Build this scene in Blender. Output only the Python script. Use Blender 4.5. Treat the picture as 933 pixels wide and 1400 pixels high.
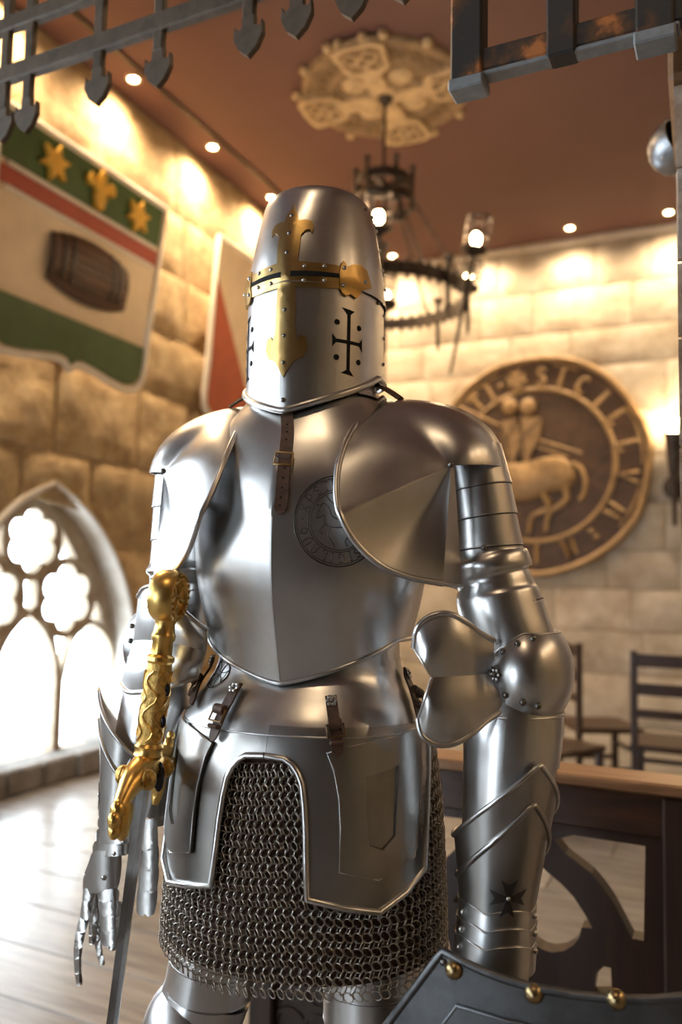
import bpy, bmesh, math, random
from mathutils import Vector, Matrix, noise

for _o in list(bpy.data.objects):
    bpy.data.objects.remove(_o)
SC = bpy.context.scene
COL = SC.collection
PI = math.pi
R = math.radians
V = Vector
random.seed(7)

# ------------------------------------------------------------------ camera
F_PX, CX, CY = 1120.0, 466.5, 700.0          # focal length in pixels of the 933x1400 frame
CAM = V((0.0, 0.0, 1.40))
YAW, PITCH, ROLL = R(25.0), R(4.5), R(1.1)
_f = V((-math.sin(YAW) * math.cos(PITCH), math.cos(YAW) * math.cos(PITCH), math.sin(PITCH)))
_r0 = V((math.cos(YAW), math.sin(YAW), 0))
_u0 = _r0.cross(_f)
_r = _r0 * math.cos(ROLL) + _u0 * math.sin(ROLL)
_u = _u0 * math.cos(ROLL) - _r0 * math.sin(ROLL)
camd = bpy.data.cameras.new('camera')
camd.sensor_fit = 'VERTICAL'
camd.sensor_height = 36.0
camd.sensor_width = 24.0
camd.lens = F_PX / 1400.0 * 36.0
camd.clip_start = 0.05
camd.dof.use_dof = True
camd.dof.focus_distance = 1.27
camd.dof.aperture_fstop = 2.2
cam = bpy.data.objects.new('camera', camd)
cam.matrix_world = Matrix(((_r.x, _u.x, -_f.x, CAM.x), (_r.y, _u.y, -_f.y, CAM.y), (_r.z, _u.z, -_f.z, CAM.z), (0, 0, 0, 1)))
COL.objects.link(cam)
SC.camera = cam

# ------------------------------------------------------------------ world, sun-less daylight, exposure
SC.view_settings.view_transform = 'Standard'
SC.view_settings.look = 'None'
SC.view_settings.gamma = 1.0
SC.view_settings.use_curve_mapping = False
SC.view_settings.exposure = 0.0
W = bpy.data.worlds.new('daylight')
SC.world = W
W.use_nodes = True
W.node_tree.nodes['Background'].inputs[0].default_value = (0.80, 0.91, 1.0, 1)
W.node_tree.nodes['Background'].inputs[1].default_value = 13.5
SC.cycles.use_denoising = True
SC.cycles.max_bounces = 8
SC.cycles.sample_clamp_indirect = 6.0

# ------------------------------------------------------------------ pixel helpers
def ray(px, py):
    return (_f * F_PX + _r * (px - CX) - _u * (py - CY)).normalized()
def on_x(px, py, x):
    d = ray(px, py); return CAM + d * ((x - CAM.x) / d.x)
def on_y(px, py, y):
    d = ray(px, py); return CAM + d * ((y - CAM.y) / d.y)
def on_z(px, py, z):
    d = ray(px, py); return CAM + d * ((z - CAM.z) / d.z)
def at_depth(px, py, dep):
    d = ray(px, py); return CAM + d * (dep / d.dot(_f))
def proj(p):
    q = V(p) - CAM; dz = q.dot(_f)
    return (CX + F_PX * q.dot(_r) / dz, CY - F_PX * q.dot(_u) / dz, dz)

# ------------------------------------------------------------------ objects
def tag(o, label=None, cat=None, group=None, kind=None):
    if label: o['label'] = label
    if cat: o['category'] = cat
    if group: o['group'] = group
    if kind: o['kind'] = kind
    return o
def empty(name, loc, rz=0.0):
    o = bpy.data.objects.new(name, None)
    o.empty_display_size = 0.05
    COL.objects.link(o)
    o.location = loc
    o.rotation_euler = (0, 0, rz)
    return o
def link(name, me, parent=None, loc=None, rot=None):
    o = bpy.data.objects.new(name, me)
    COL.objects.link(o)
    if parent is not None: o.parent = parent
    if loc is not None: o.location = loc
    if rot is not None:
        if isinstance(rot, Matrix): o.rotation_euler = rot.to_euler()
        else: o.rotation_euler = rot
    return o
def mk(name, verts, faces, mat, smooth=True, angle=35):
    me = bpy.data.meshes.new(name)
    me.from_pydata([tuple(v) for v in verts], [], faces)
    me.validate()
    if mat: me.materials.append(mat)
    if smooth:
        me.polygons.foreach_set('use_smooth', [True] * len(me.polygons))
        me.set_sharp_from_angle(angle=R(angle))
    me.update()
    return me
class MB:
    """collects shapes of ONE part"""
    def __init__(s): s.v = []; s.f = []
    def add(s, vs, fs):
        n = len(s.v); s.v += [V(v) for v in vs]; s.f += [tuple(i + n for i in f) for f in fs]; return s
    def box(s, c, size, rot=None):
        c = V(c); hx, hy, hz = size[0] / 2, size[1] / 2, size[2] / 2
        vs = [V((x, y, z)) for z in (-hz, hz) for y in (-hy, hy) for x in (-hx, hx)]
        if rot is not None: vs = [rot @ v for v in vs]
        return s.add([c + v for v in vs], [(0, 2, 3, 1), (4, 5, 7, 6), (0, 1, 5, 4), (2, 6, 7, 3), (0, 4, 6, 2), (1, 3, 7, 5)])
    def cbox(s, c, size, ch=0.004, rot=None):
        """chamfered box"""
        hx, hy, hz = [q / 2 for q in size]; vs = []
        bm = bmesh.new(); bmesh.ops.create_cube(bm, size=1)
        for v in bm.verts: v.co = V((v.co.x * size[0], v.co.y * size[1], v.co.z * size[2]))
        bmesh.ops.bevel(bm, geom=list(bm.edges), offset=ch, segments=1, affect='EDGES', profile=0.5)
        bm.verts.index_update()
        vs = [v.co.copy() for v in bm.verts]; fs = [tuple(v.index for v in f.verts) for f in bm.faces]; bm.free()
        if rot is not None: vs = [rot @ v for v in vs]
        return s.add([V(c) + v for v in vs], fs)
    def tube(s, pts, rad, n=8, closed=False, caps=True, flat=None):
        vs, fs = tube_geo(pts, rad, n, closed, caps, flat); return s.add(vs, fs)
    def ball(s, c, r, n=10, m=6, sc=(1, 1, 1)):
        c = V(c); vs = []; fs = []
        for j in range(m + 1):
            a = PI * j / m
            for i in range(n):
                b = 2 * PI * i / n
                vs.append(c + V((r * sc[0] * math.sin(a) * math.cos(b), r * sc[1] * math.sin(a) * math.sin(b), r * sc[2] * math.cos(a))))
        for j in range(m):
            for i in range(n):
                k = (i + 1) % n
                fs.append((j * n + i, (j + 1) * n + i, (j + 1) * n + k, j * n + k))
        return s.add(vs, fs)
    def lathe(s, prof, c=(0, 0, 0), n=24, axis=None):
        """prof = [(r, z)], axis = rotation matrix"""
        c = V(c); vs = []; fs = []
        for (r_, z_) in prof:
            for i in range(n):
                b = 2 * PI * i / n
                p = V((r_ * math.cos(b), r_ * math.sin(b), z_))
                vs.append(c + (axis @ p if axis is not None else p))
        for j in range(len(prof) - 1):
            for i in range(n):
                k = (i + 1) % n
                fs.append((j * n + i, j * n + k, (j + 1) * n + k, (j + 1) * n + i))
        return s.add(vs, fs)
    def mesh(s, name, mat, smooth=True, angle=35): return mk(name, s.v, s.f, mat, smooth, angle)

def cat(pts, per=6, closed=False):
    """Catmull-Rom through points"""
    pts = [V(p) for p in pts]; n = len(pts); out = []
    rng = range(n) if closed else range(n - 1)
    for i in rng:
        if closed: p0, p1, p2, p3 = pts[(i - 1) % n], pts[i], pts[(i + 1) % n], pts[(i + 2) % n]
        else: p0, p1, p2, p3 = pts[max(i - 1, 0)], pts[i], pts[i + 1], pts[min(i + 2, n - 1)]
        for k in range(per):
            t = k / per
            out.append(0.5 * ((2 * p1) + (p2 - p0) * t + (2 * p0 - 5 * p1 + 4 * p2 - p3) * t * t + (3 * p1 - p0 - 3 * p2 + p3) * t ** 3))
    if not closed: out.append(pts[-1])
    return out
def tube_geo(pts, rad, n=8, closed=False, caps=True, flat=None):
    pts = [V(p) for p in pts]; m = len(pts)
    if not isinstance(rad, (list, tuple)): rad = [rad] * m
    vs = []; fs = []; prev = None
    for i in range(m):
        if closed: t = pts[(i + 1) % m] - pts[(i - 1) % m]
        else: t = pts[min(i + 1, m - 1)] - pts[max(i - 1, 0)]
        if t.length < 1e-9: t = V((0, 0, 1))
        t.normalize()
        if prev is None:
            a = V((0, 0, 1)) if abs(t.z) < 0.9 else V((1, 0, 0))
            nrm = t.cross(a).normalized()
        else:
            nrm = prev - t * prev.dot(t)
            if nrm.length < 1e-6: nrm = t.orthogonal()
            nrm.normalize()
        prev = nrm; bn = t.cross(nrm)
        for k in range(n):
            a = 2 * PI * k / n
            vs.append(pts[i] + (nrm * math.cos(a) + bn * math.sin(a) * (flat or 1.0)) * rad[i])
    for i in range(m if closed else m - 1):
        j = (i + 1) % m
        for k in range(n):
            l = (k + 1) % n
            fs.append((i * n + k, i * n + l, j * n + l, j * n + k))
    if caps and not closed:
        fs.append(tuple(reversed(range(n)))); fs.append(tuple((m - 1) * n + k for k in range(n)))
    return vs, fs
def grid_geo(rows, close_u=False):
    nv = len(rows); nu = len(rows[0]); vs = [p for r_ in rows for p in r_]; fs = []
    for j in range(nv - 1):
        for i in range(nu if close_u else nu - 1):
            k = (i + 1) % nu
            fs.append((j * nu + i, j * nu + k, (j + 1) * nu + k, (j + 1) * nu + i))
    return vs, fs
def thicken(vs, fs, th):
    """two-sided shell: offset copy along vertex normals (inwards by th) joined at the open rim"""
    bm = bmesh.new(); bv = [bm.verts.new(v) for v in vs]
    for f in fs:
        try: bm.faces.new([bv[i] for i in f])
        except ValueError: pass
    bmesh.ops.remove_doubles(bm, verts=list(bm.verts), dist=1e-6)
    bmesh.ops.recalc_face_normals(bm, faces=list(bm.faces))
    bm.normal_update()
    bmesh.ops.solidify(bm, geom=list(bm.faces), thickness=th)
    bm.verts.index_update()
    v2 = [v.co.copy() for v in bm.verts]; f2 = [tuple(v.index for v in f.verts) for f in bm.faces]; bm.free()
    return v2, f2
def plate_geo(outline, fn, th, step=0.01, base=0.0, bev=0.0):
    """flat outline (u,v) cut along a grid, its points sent through fn(u, v, h); top at base+th, sides down to base"""
    bm = bmesh.new()
    vs = [bm.verts.new((p[0], p[1], 0)) for p in outline]
    f = bm.faces.new(vs)
    bmesh.ops.triangulate(bm, faces=[f])
    us = [p[0] for p in outline]; ws = [p[1] for p in outline]
    if step:
        for ax, lo, hi in ((0, min(us), max(us)), (1, min(ws), max(ws))):
            k = math.floor(lo / step) + 1
            while k * step < hi:
                co = [0, 0, 0]; co[ax] = k * step; no = [0, 0, 0]; no[ax] = 1
                bmesh.ops.bisect_plane(bm, geom=list(bm.verts) + list(bm.edges) + list(bm.faces), dist=1e-7, plane_co=co, plane_no=no)
                k += 1
    bmesh.ops.remove_doubles(bm, verts=list(bm.verts), dist=1e-6)
    bmesh.ops.recalc_face_normals(bm, faces=list(bm.faces))
    bm.verts.index_update()
    base_v = [(v.co.x, v.co.y) for v in bm.verts]
    nb = len(base_v)
    up = [f for f in bm.faces]
    flip = sum(f.normal.z for f in up) < 0
    F = []
    for f in up:
        ids = [v.index for v in f.verts]
        if flip: ids.reverse()
        F.append(tuple(ids))
    rim = []
    for e in bm.edges:
        if len(e.link_faces) == 1:
            l = e.link_loops[0]
            a, b = l.vert.index, l.link_loop_next.vert.index
            if flip: a, b = b, a
            rim.append((a, b))
    bm.free()
    VV = [fn(u, w, base + th) for u, w in base_v] + [fn(u, w, base) for u, w in base_v]
    FF = list(F)
    for a, b in rim: FF.append((b, a, a + nb, b + nb))
    FF += [tuple(i + nb for i in reversed(f)) for f in F]
    return VV, FF
def circ(cx, cy, r, n=32, a0=0.0, a1=2 * PI):
    full = abs(a1 - a0 - 2 * PI) < 1e-6
    m = n if full else n + 1
    return [(cx + r * math.cos(a0 + (a1 - a0) * i / n), cy + r * math.sin(a0 + (a1 - a0) * i / n)) for i in range(m)]
def ring_outline(cx, cy, r0, r1, n=48):
    return circ(cx, cy, r1, n) + [(cx + r1, cy - 1e-5)] + [(cx + r0, cy - 1e-5)] + list(reversed(circ(cx, cy, r0, n)))
def lerp(a, b, t): return a + (b - a) * t
def keyed(keys, z):
    """piecewise smooth interpolation of tuples keyed by first element"""
    if z <= keys[0][0]: return keys[0][1:]
    if z >= keys[-1][0]: return keys[-1][1:]
    for i in range(len(keys) - 1):
        if keys[i][0] <= z <= keys[i + 1][0]:
            a, b = keys[i], keys[i + 1]
            p = keys[max(i - 1, 0)]; q = keys[min(i + 2, len(keys) - 1)]
            h = b[0] - a[0]; t = (z - a[0]) / h; out = []
            for k in range(1, len(a)):
                ma = (b[k] - p[k]) / (b[0] - p[0]) if p is not a else (b[k] - a[k]) / h
                mb = (q[k] - a[k]) / (q[0] - a[0]) if q is not b else (b[k] - a[k]) / h
                out.append((2 * t ** 3 - 3 * t * t + 1) * a[k] + (t ** 3 - 2 * t * t + t) * h * ma + (-2 * t ** 3 + 3 * t * t) * b[k] + (t ** 3 - t * t) * h * mb)
            return tuple(out)

# ------------------------------------------------------------------ materials
def node_mat(name):
    m = bpy.data.materials.new(name); m.use_nodes = True
    nt = m.node_tree; b = nt.nodes['Principled BSDF']
    return m, nt, b
def N(nt, t, **kw):
    n = nt.nodes.new(t)
    for k, v in kw.items():
        if k in n.inputs: n.inputs[k].default_value = v
        else: setattr(n, k, v)
    return n
def coords(nt, scale=(1, 1, 1), kind='Object'):
    tc = nt.nodes.new('ShaderNodeTexCoord'); mp = nt.nodes.new('ShaderNodeMapping')
    nt.links.new(tc.outputs[kind], mp.inputs['Vector']); mp.inputs['Scale'].default_value = scale
    return mp.outputs['Vector']
def ramp(nt, fac, stops):
    r_ = nt.nodes.new('ShaderNodeValToRGB'); e = r_.color_ramp.elements
    while len(e) < len(stops): e.new(0.5)
    for i, (p, c) in enumerate(stops):
        e[i].position = p; e[i].color = (*c, 1) if len(c) == 3 else c
    nt.links.new(fac, r_.inputs['Fac']); return r_.outputs['Color']
def metal(name, col, rough, dark=None, nscale=14.0, bump=0.02, rvar=0.10, brush=None, tarnish=0.55):
    if rough >= 0.28: rough = max(rough, 0.32); rvar = min(rvar, rough - 0.288)      # keep one side of the gloss threshold
    else: rvar = min(rvar, 0.272 - rough)
    m, nt, b = node_mat(name)
    vec = coords(nt)
    n1 = N(nt, 'ShaderNodeTexNoise', Scale=nscale, Detail=6.0, Roughness=0.6)
    nt.links.new(vec, n1.inputs['Vector'])
    dark = dark or tuple(c * 0.72 for c in col)
    nt.links.new(ramp(nt, n1.outputs['Fac'], [(tarnish - 0.25, dark), (tarnish + 0.1, col)]), b.inputs['Base Color'])
    b.inputs['Metallic'].default_value = 1.0
    n2 = N(nt, 'ShaderNodeTexNoise', Scale=nscale * 3.3, Detail=4.0, Roughness=0.65)
    bv = coords(nt, brush) if brush else vec
    nt.links.new(bv, n2.inputs['Vector'])
    mr = N(nt, 'ShaderNodeMapRange')
    mr.inputs['From Min'].default_value = 0.3; mr.inputs['From Max'].default_value = 0.7
    mr.inputs['To Min'].default_value = rough - rvar; mr.inputs['To Max'].default_value = rough + rvar
    nt.links.new(n2.outputs['Fac'], mr.inputs['Value']); nt.links.new(mr.outputs['Result'], b.inputs['Roughness'])
    if bump > 0.02:
        bp = N(nt, 'ShaderNodeBump', Strength=bump, Distance=0.01)
        nt.links.new(n2.outputs['Fac'], bp.inputs['Height']); nt.links.new(bp.outputs['Normal'], b.inputs['Normal'])
    return m
def plain(name, col, rough=0.6, metal_=0.0, var=0.25, nscale=20.0, bump=0.0, emit=None, estr=0.0, scale=(1, 1, 1)):
    m, nt, b = node_mat(name)
    vec = coords(nt, scale)
    n1 = N(nt, 'ShaderNodeTexNoise', Scale=nscale, Detail=5.0, Roughness=0.6)
    nt.links.new(vec, n1.inputs['Vector'])
    nt.links.new(ramp(nt, n1.outputs['Fac'], [(0.3, tuple(c * (1 - var) for c in col)), (0.7, tuple(min(1, c * (1 + var * 0.6)) for c in col))]), b.inputs['Base Color'])
    b.inputs['Roughness'].default_value = rough; b.inputs['Metallic'].default_value = metal_
    if bump:
        bp = N(nt, 'ShaderNodeBump', Strength=bump, Distance=0.02)
        nt.links.new(n1.outputs['Fac'], bp.inputs['Height']); nt.links.new(bp.outputs['Normal'], b.inputs['Normal'])
    if emit:
        b.inputs['Emission Color'].default_value = (*emit, 1); b.inputs['Emission Strength'].default_value = estr
    return m
def stone(name, c_dark, c_mid, c_light, scale=5.0, bump=0.6, dist=0.03):
    m, nt, b = node_mat(name)
    vec = coords(nt)
    oi = nt.nodes.new('ShaderNodeObjectInfo')
    off = N(nt, 'ShaderNodeVectorMath', operation='ADD')
    sc_ = N(nt, 'ShaderNodeVectorMath', operation='SCALE'); sc_.inputs['Scale'].default_value = 9.0
    cmb = nt.nodes.new('ShaderNodeCombineXYZ')
    for k in range(3): nt.links.new(oi.outputs['Random'], cmb.inputs[k])
    nt.links.new(cmb.outputs[0], sc_.inputs[0]); nt.links.new(vec, off.inputs[0]); nt.links.new(sc_.outputs[0], off.inputs[1])
    n1 = N(nt, 'ShaderNodeTexNoise', Scale=scale, Detail=8.0, Roughness=0.62)
    nt.links.new(off.outputs[0], n1.inputs['Vector'])
    base = ramp(nt, n1.outputs['Fac'], [(0.28, c_dark), (0.5, c_mid), (0.72, c_light)])
    hs = N(nt, 'ShaderNodeHueSaturation')
    mr = N(nt, 'ShaderNodeMapRange'); mr.inputs['To Min'].default_value = 0.82; mr.inputs['To Max'].default_value = 1.15
    nt.links.new(oi.outputs['Random'], mr.inputs['Value']); nt.links.new(mr.outputs['Result'], hs.inputs['Value'])
    nt.links.new(base, hs.inputs['Color']); nt.links.new(hs.outputs['Color'], b.inputs['Base Color'])
    b.inputs['Roughness'].default_value = 0.9
    n2 = N(nt, 'ShaderNodeTexNoise', Scale=scale * 2.2, Detail=10.0, Roughness=0.7)
    nt.links.new(off.outputs[0], n2.inputs['Vector'])
    bp = N(nt, 'ShaderNodeBump', Strength=bump, Distance=dist)
    nt.links.new(n2.outputs['Fac'], bp.inputs['Height']); nt.links.new(bp.outputs['Normal'], b.inputs['Normal'])
    return m
def wood(name, c0, c1, rough=0.4, axis=(1, 14, 14), scale=2.0, bump=0.15):
    m, nt, b = node_mat(name)
    vec = coords(nt, axis)
    oi = nt.nodes.new('ShaderNodeObjectInfo')
    off = N(nt, 'ShaderNodeVectorMath', operation='ADD'); cmb = nt.nodes.new('ShaderNodeCombineXYZ')
    ml = N(nt, 'ShaderNodeMath', operation='MULTIPLY'); ml.inputs[1].default_value = 37.0
    nt.links.new(oi.outputs['Random'], ml.inputs[0])
    for k in range(3): nt.links.new(ml.outputs[0], cmb.inputs[k])
    nt.links.new(vec, off.inputs[0]); nt.links.new(cmb.outputs[0], off.inputs[1])
    n1 = N(nt, 'ShaderNodeTexNoise', Scale=scale, Detail=7.0, Roughness=0.6, Distortion=0.6)
    nt.links.new(off.outputs[0], n1.inputs['Vector'])
    base = ramp(nt, n1.outputs['Fac'], [(0.3, c0), (0.7, c1)])
    hs = N(nt, 'ShaderNodeHueSaturation')
    mr = N(nt, 'ShaderNodeMapRange'); mr.inputs['To Min'].default_value = 0.8; mr.inputs['To Max'].default_value = 1.2
    nt.links.new(oi.outputs['Random'], mr.inputs['Value']); nt.links.new(mr.outputs['Result'], hs.inputs['Value'])
    nt.links.new(base, hs.inputs['Color']); nt.links.new(hs.outputs['Color'], b.inputs['Base Color'])
    b.inputs['Roughness'].default_value = rough
    bp = N(nt, 'ShaderNodeBump', Strength=bump, Distance=0.004)
    nt.links.new(n1.outputs['Fac'], bp.inputs['Height']); nt.links.new(bp.outputs['Normal'], b.inputs['Normal'])
    return m
M = {}
M['steel'] = metal('brushed_steel', (0.68, 0.68, 0.69), 0.32, dark=(0.55, 0.54, 0.53), nscale=9, bump=0.012, rvar=0.05, brush=(1, 1, 0.25))
M['steel_shade'] = metal('shaded_steel', (0.47, 0.46, 0.45), 0.33, dark=(0.36, 0.345, 0.33), nscale=8, bump=0.0, rvar=0.04, brush=(1, 1, 0.25))  # same steel, shade put into its colour for plates facing the dark floor
M['steel_trim'] = metal('rolled_steel_edge', (0.72, 0.72, 0.72), 0.32, nscale=20, bump=0.01, rvar=0.05)
M['steel_dark'] = metal('darkened_steel', (0.42, 0.41, 0.40), 0.36, dark=(0.27, 0.25, 0.23), nscale=8, bump=0.02, rvar=0.07)  # darker steel for inner fingers, thumb, cuff tail and sunken tasset fields
M['etch'] = metal('etched_line_steel', (0.11, 0.10, 0.09), 0.5, nscale=40, bump=0.0)
M['ring'] = metal('mail_ring_steel', (0.60, 0.57, 0.52), 0.28, dark=(0.36, 0.31, 0.25), nscale=6, bump=0.0, rvar=0.04)
M['brass'] = metal('aged_brass', (0.60, 0.41, 0.17), 0.33, dark=(0.46, 0.30, 0.11), nscale=12, bump=0.0, rvar=0.06)
M['gold'] = metal('gilded_bronze', (0.90, 0.60, 0.20), 0.32, dark=(0.66, 0.40, 0.10), nscale=30, bump=0.0, rvar=0.07, tarnish=0.5)
M['rivet'] = metal('dark_rivet', (0.22, 0.21, 0.20), 0.3, nscale=60, bump=0.0)
M['blade'] = metal('blade_steel', (0.50, 0.50, 0.51), 0.32, dark=(0.30, 0.27, 0.25), nscale=18, bump=0.03, rvar=0.08)
M['stud'] = metal('antique_brass_stud', (0.45, 0.33, 0.17), 0.28, nscale=60, bump=0.02)
M['gunmetal'] = metal('gunmetal', (0.17, 0.175, 0.185), 0.42, dark=(0.11, 0.115, 0.12), nscale=25, bump=0.03, rvar=0.06)
M['leather'] = plain('brown_leather', (0.085, 0.042, 0.025), 0.5, var=0.45, nscale=60, bump=0.15)
M['lining'] = plain('brown_lining_cloth', (0.060, 0.032, 0.022), 0.95, var=0.4, nscale=90, bump=0.2)
M['black'] = plain('matt_black', (0.004, 0.004, 0.004), 0.95, var=0.1)
M['iron'] = metal('wrought_iron', (0.10, 0.085, 0.075), 0.5, dark=(0.05, 0.04, 0.035), nscale=20, bump=0.1, rvar=0.08)
M['stone_left'] = stone('rough_sandstone', (0.30, 0.20, 0.10), (0.46, 0.33, 0.18), (0.62, 0.48, 0.29), 6.0, 0.9, 0.05)
M['stone_back'] = stone('pale_limestone', (0.40, 0.33, 0.25), (0.55, 0.49, 0.40), (0.68, 0.63, 0.55), 4.5, 0.6, 0.03)
M['mortar'] = plain('mortar', (0.36, 0.28, 0.19), 0.95, var=0.3, nscale=15, bump=0.3)
M['trace'] = stone('window_stone', (0.56, 0.50, 0.43), (0.68, 0.64, 0.57), (0.78, 0.75, 0.70), 8.0, 0.3, 0.01)
M['ceil'] = plain('maroon_ceiling_paint', (0.115, 0.054, 0.044), 0.8, var=0.06, nscale=3)
M['plank'] = wood('grey_oak_boards', (0.13, 0.12, 0.112), (0.27, 0.255, 0.245), 0.26, (1.2, 12, 12), 2.2, 0.2)
M['dark_wood'] = wood('dark_stained_wood', (0.016, 0.007, 0.004), (0.046, 0.018, 0.009), 0.40, (2, 16, 16), 2.0, 0.15)
M['dark_wood_v'] = wood('dark_stained_wood_upright', (0.013, 0.0055, 0.0035), (0.036, 0.015, 0.008), 0.42, (16, 16, 2), 2.0, 0.15)
M['rail_wood'] = wood('worn_rail_wood', (0.13, 0.062, 0.028), (0.26, 0.14, 0.07), 0.38, (2, 16, 16), 2.2, 0.15)
M['sill'] = stone('dark_sill_stone', (0.10, 0.09, 0.08), (0.17, 0.155, 0.14), (0.26, 0.24, 0.22), 9.0, 0.6, 0.02)
M['panelling'] = wood('added_dark_panelling', (0.022, 0.012, 0.008), (0.060, 0.033, 0.020), 0.55, (16, 16, 2), 1.6, 0.15)
M['trace_backlit'] = stone('backlit_tracery', (0.26, 0.20, 0.14), (0.36, 0.29, 0.21), (0.46, 0.39, 0.30), 8.0, 0.3, 0.01)  # window stone darkened in colour to read as a backlit silhouette
# ------------------------------------------------------------------ generic flat builders
def plate_holes(outer, holes, fn, th, base=0.0, step=0):
    bm = bmesh.new(); ed = []
    for loop in [outer] + holes:
        vs = [bm.verts.new((p[0], p[1], 0)) for p in loop]
        for i in range(len(vs)): ed.append(bm.edges.new((vs[i], vs[(i + 1) % len(vs)])))
    bmesh.ops.triangle_fill(bm, use_beauty=True, use_dissolve=False, edges=ed, normal=(0, 0, 1))
    if step:
        for ax in (0, 1):
            lo, hi = min(p[ax] for p in outer), max(p[ax] for p in outer); k = math.floor(lo / step) + 1
            while k * step < hi:
                co = [0, 0, 0]; co[ax] = k * step; no = [0, 0, 0]; no[ax] = 1
                bmesh.ops.bisect_plane(bm, geom=list(bm.verts) + list(bm.edges) + list(bm.faces), dist=1e-7, plane_co=co, plane_no=no)
                k += 1
    bm.normal_update()
    bm.verts.index_update()
    base_v = [(v.co.x, v.co.y) for v in bm.verts]; nb = len(base_v); F = []; rim = []
    for f in bm.faces:
        ids = [v.index for v in f.verts]
        if f.normal.z < 0: ids.reverse()
        F.append(tuple(ids))
    for e in bm.edges:
        if len(e.link_faces) == 1:
            l = e.link_loops[0]; a, b = l.vert.index, l.link_loop_next.vert.index
            if e.link_faces[0].normal.z < 0: a, b = b, a
            rim.append((a, b))
    bm.free()
    VV = [fn(u, w, base + th) for u, w in base_v] + [fn(u, w, base) for u, w in base_v]
    FF = list(F) + [(b, a, a + nb, b + nb) for a, b in rim] + [tuple(i + nb for i in reversed(f)) for f in F]
    return VV, FF
def part(name, geo, mat, parent=None, smooth=True, angle=65, loc=None):
    return link(name, mk(name, geo[0], geo[1], mat, smooth, angle), parent, loc)
def structure(o): o['kind'] = 'structure'; return o

# ------------------------------------------------------------------ room shell
XL, YB, ZC = -4.05, 8.65, 5.0
XR, YF = 4.6, -4.2
AW, AS, AZ = 0.90, 0.70, 2.00                       # window arch: half width, spring, apex
AC = ((AZ - AS) ** 2 - AW ** 2) / (2 * AW)
def arch_hw(z, w=AW, s=AS, h=AZ - AS):
    c = (h * h - w * w) / (2 * w)
    if z <= s: return w
    q = (w + c) ** 2 - (z - s) ** 2
    return max(0.0, math.sqrt(q) - c) if q > 0 else 0.0
def arch_pts(w, s, h, n=14):
    """left spring -> apex -> right spring"""
    c = (h * h - w * w) / (2 * w); r_ = w + c; a1 = math.atan2(h, c)
    L = [(c - r_ * math.cos(a1 * i / n), s + r_ * math.sin(a1 * i / n)) for i in range(n + 1)]
    return L + [(-x, z) for x, z in reversed(L[:-1])]
WIN_Y = [4.12, 0.75, -1.85]
WIN_S = {4.12: 1.0, 0.75: 1.62, -1.85: 1.62}; WIN_B = {4.12: 0.0, 0.75: 0.95, -1.85: 0.95}            # unseen nearer bays, added and made taller to light the armour
WX = lambda k: 1 + (k - 1) * .35
wl = empty('wall_left', (XL, 0, 0)); structure(wl)
out = [(YF, 0)]
wall_holes = []
for y in sorted(WIN_Y):
    k_, b_ = WIN_S[y], WIN_B[y]; ol = [(y - AW * WX(k_), b_)] + [(y + a * WX(k_), b_ + z * k_) for a, z in arch_pts(AW, AS, AZ - AS)] + [(y + AW * WX(k_), b_)]
    if b_ > 0: wall_holes.append(ol)
    else: out += ol
out += [(YB + 0.3, 0), (YB + 0.3, ZC), (YF, ZC)]
part('masonry_core', plate_holes(out, wall_holes, lambda u, v, h: V((-0.50 + h, u, v)), 0.48), M['mortar'], wl, smooth=False)
_bc = [0]
def stone_block(y0, y1, z0, z1, to_w, parent, mat, depth, rough, gap=0.012, nu=None, clip=None, name='stone_block'):
    """one rock-faced block: front grid pushed by noise, edges worn back"""
    _bc[0] += 1
    sd = V((_bc[0] * 3.17, _bc[0] * 1.31, 5.0))
    y0 += gap / 2; y1 -= gap / 2; z0 += gap / 2; z1 -= gap / 2
    nu = max(5, int((y1 - y0) / 0.075)); nv = max(4, int((z1 - z0) / 0.075))
    rows = []
    for j in range(nv + 1):
        r_ = []
        for i in range(nu + 1):
            u = lerp(y0, y1, i / nu); v = lerp(z0, z1, j / nv)
            q = noise.noise(V((u * 3.1, v * 3.1, 0)) + sd) * 0.6 + noise.noise(V((u * 8, v * 8, 2)) + sd) * 0.4
            e = min(min(u - y0, y1 - u), min(v - z0, z1 - v))
            edge = min(1.0, e / 0.055) ** 0.5
            d = depth * (0.25 + 0.75 * edge) + rough * q * (0.35 + 0.65 * edge)
            wob = noise.noise(V((u * 5, v * 5, 7)) + sd) * gap * 0.7
            uu, vv = u + (wob if i in (0, nu) else 0), v + (wob if j in (0, nv) else 0)
            if clip: uu, vv = clip(uu, vv)
            r_.append(to_w(uu, vv, max(d, 0.003)))
        rows.append(r_)
    vs, fs = grid_geo(rows)
    n = len(vs); W_ = nu + 1
    loop = [i for i in range(W_)] + [j * W_ + nu for j in range(1, nv + 1)] + [nv * W_ + i for i in range(nu - 1, -1, -1)] + [j * W_ for j in range(nv - 1, 0, -1)]
    # skirt down to the wall plane
    back = {}
    for k in loop:
        i, j = k % W_, k // W_
        uu, vv = lerp(y0, y1, i / nu), lerp(z0, z1, j / nv)
        if clip: uu, vv = clip(uu, vv)
        back[k] = len(vs); vs.append(to_w(uu, vv, -0.01))
    for a, b in zip(loop, loop[1:] + loop[:1]): fs.append((b, a, back[a], back[b]))
    return link(name, mk(name, vs, fs, mat, True, 50), parent)
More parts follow.
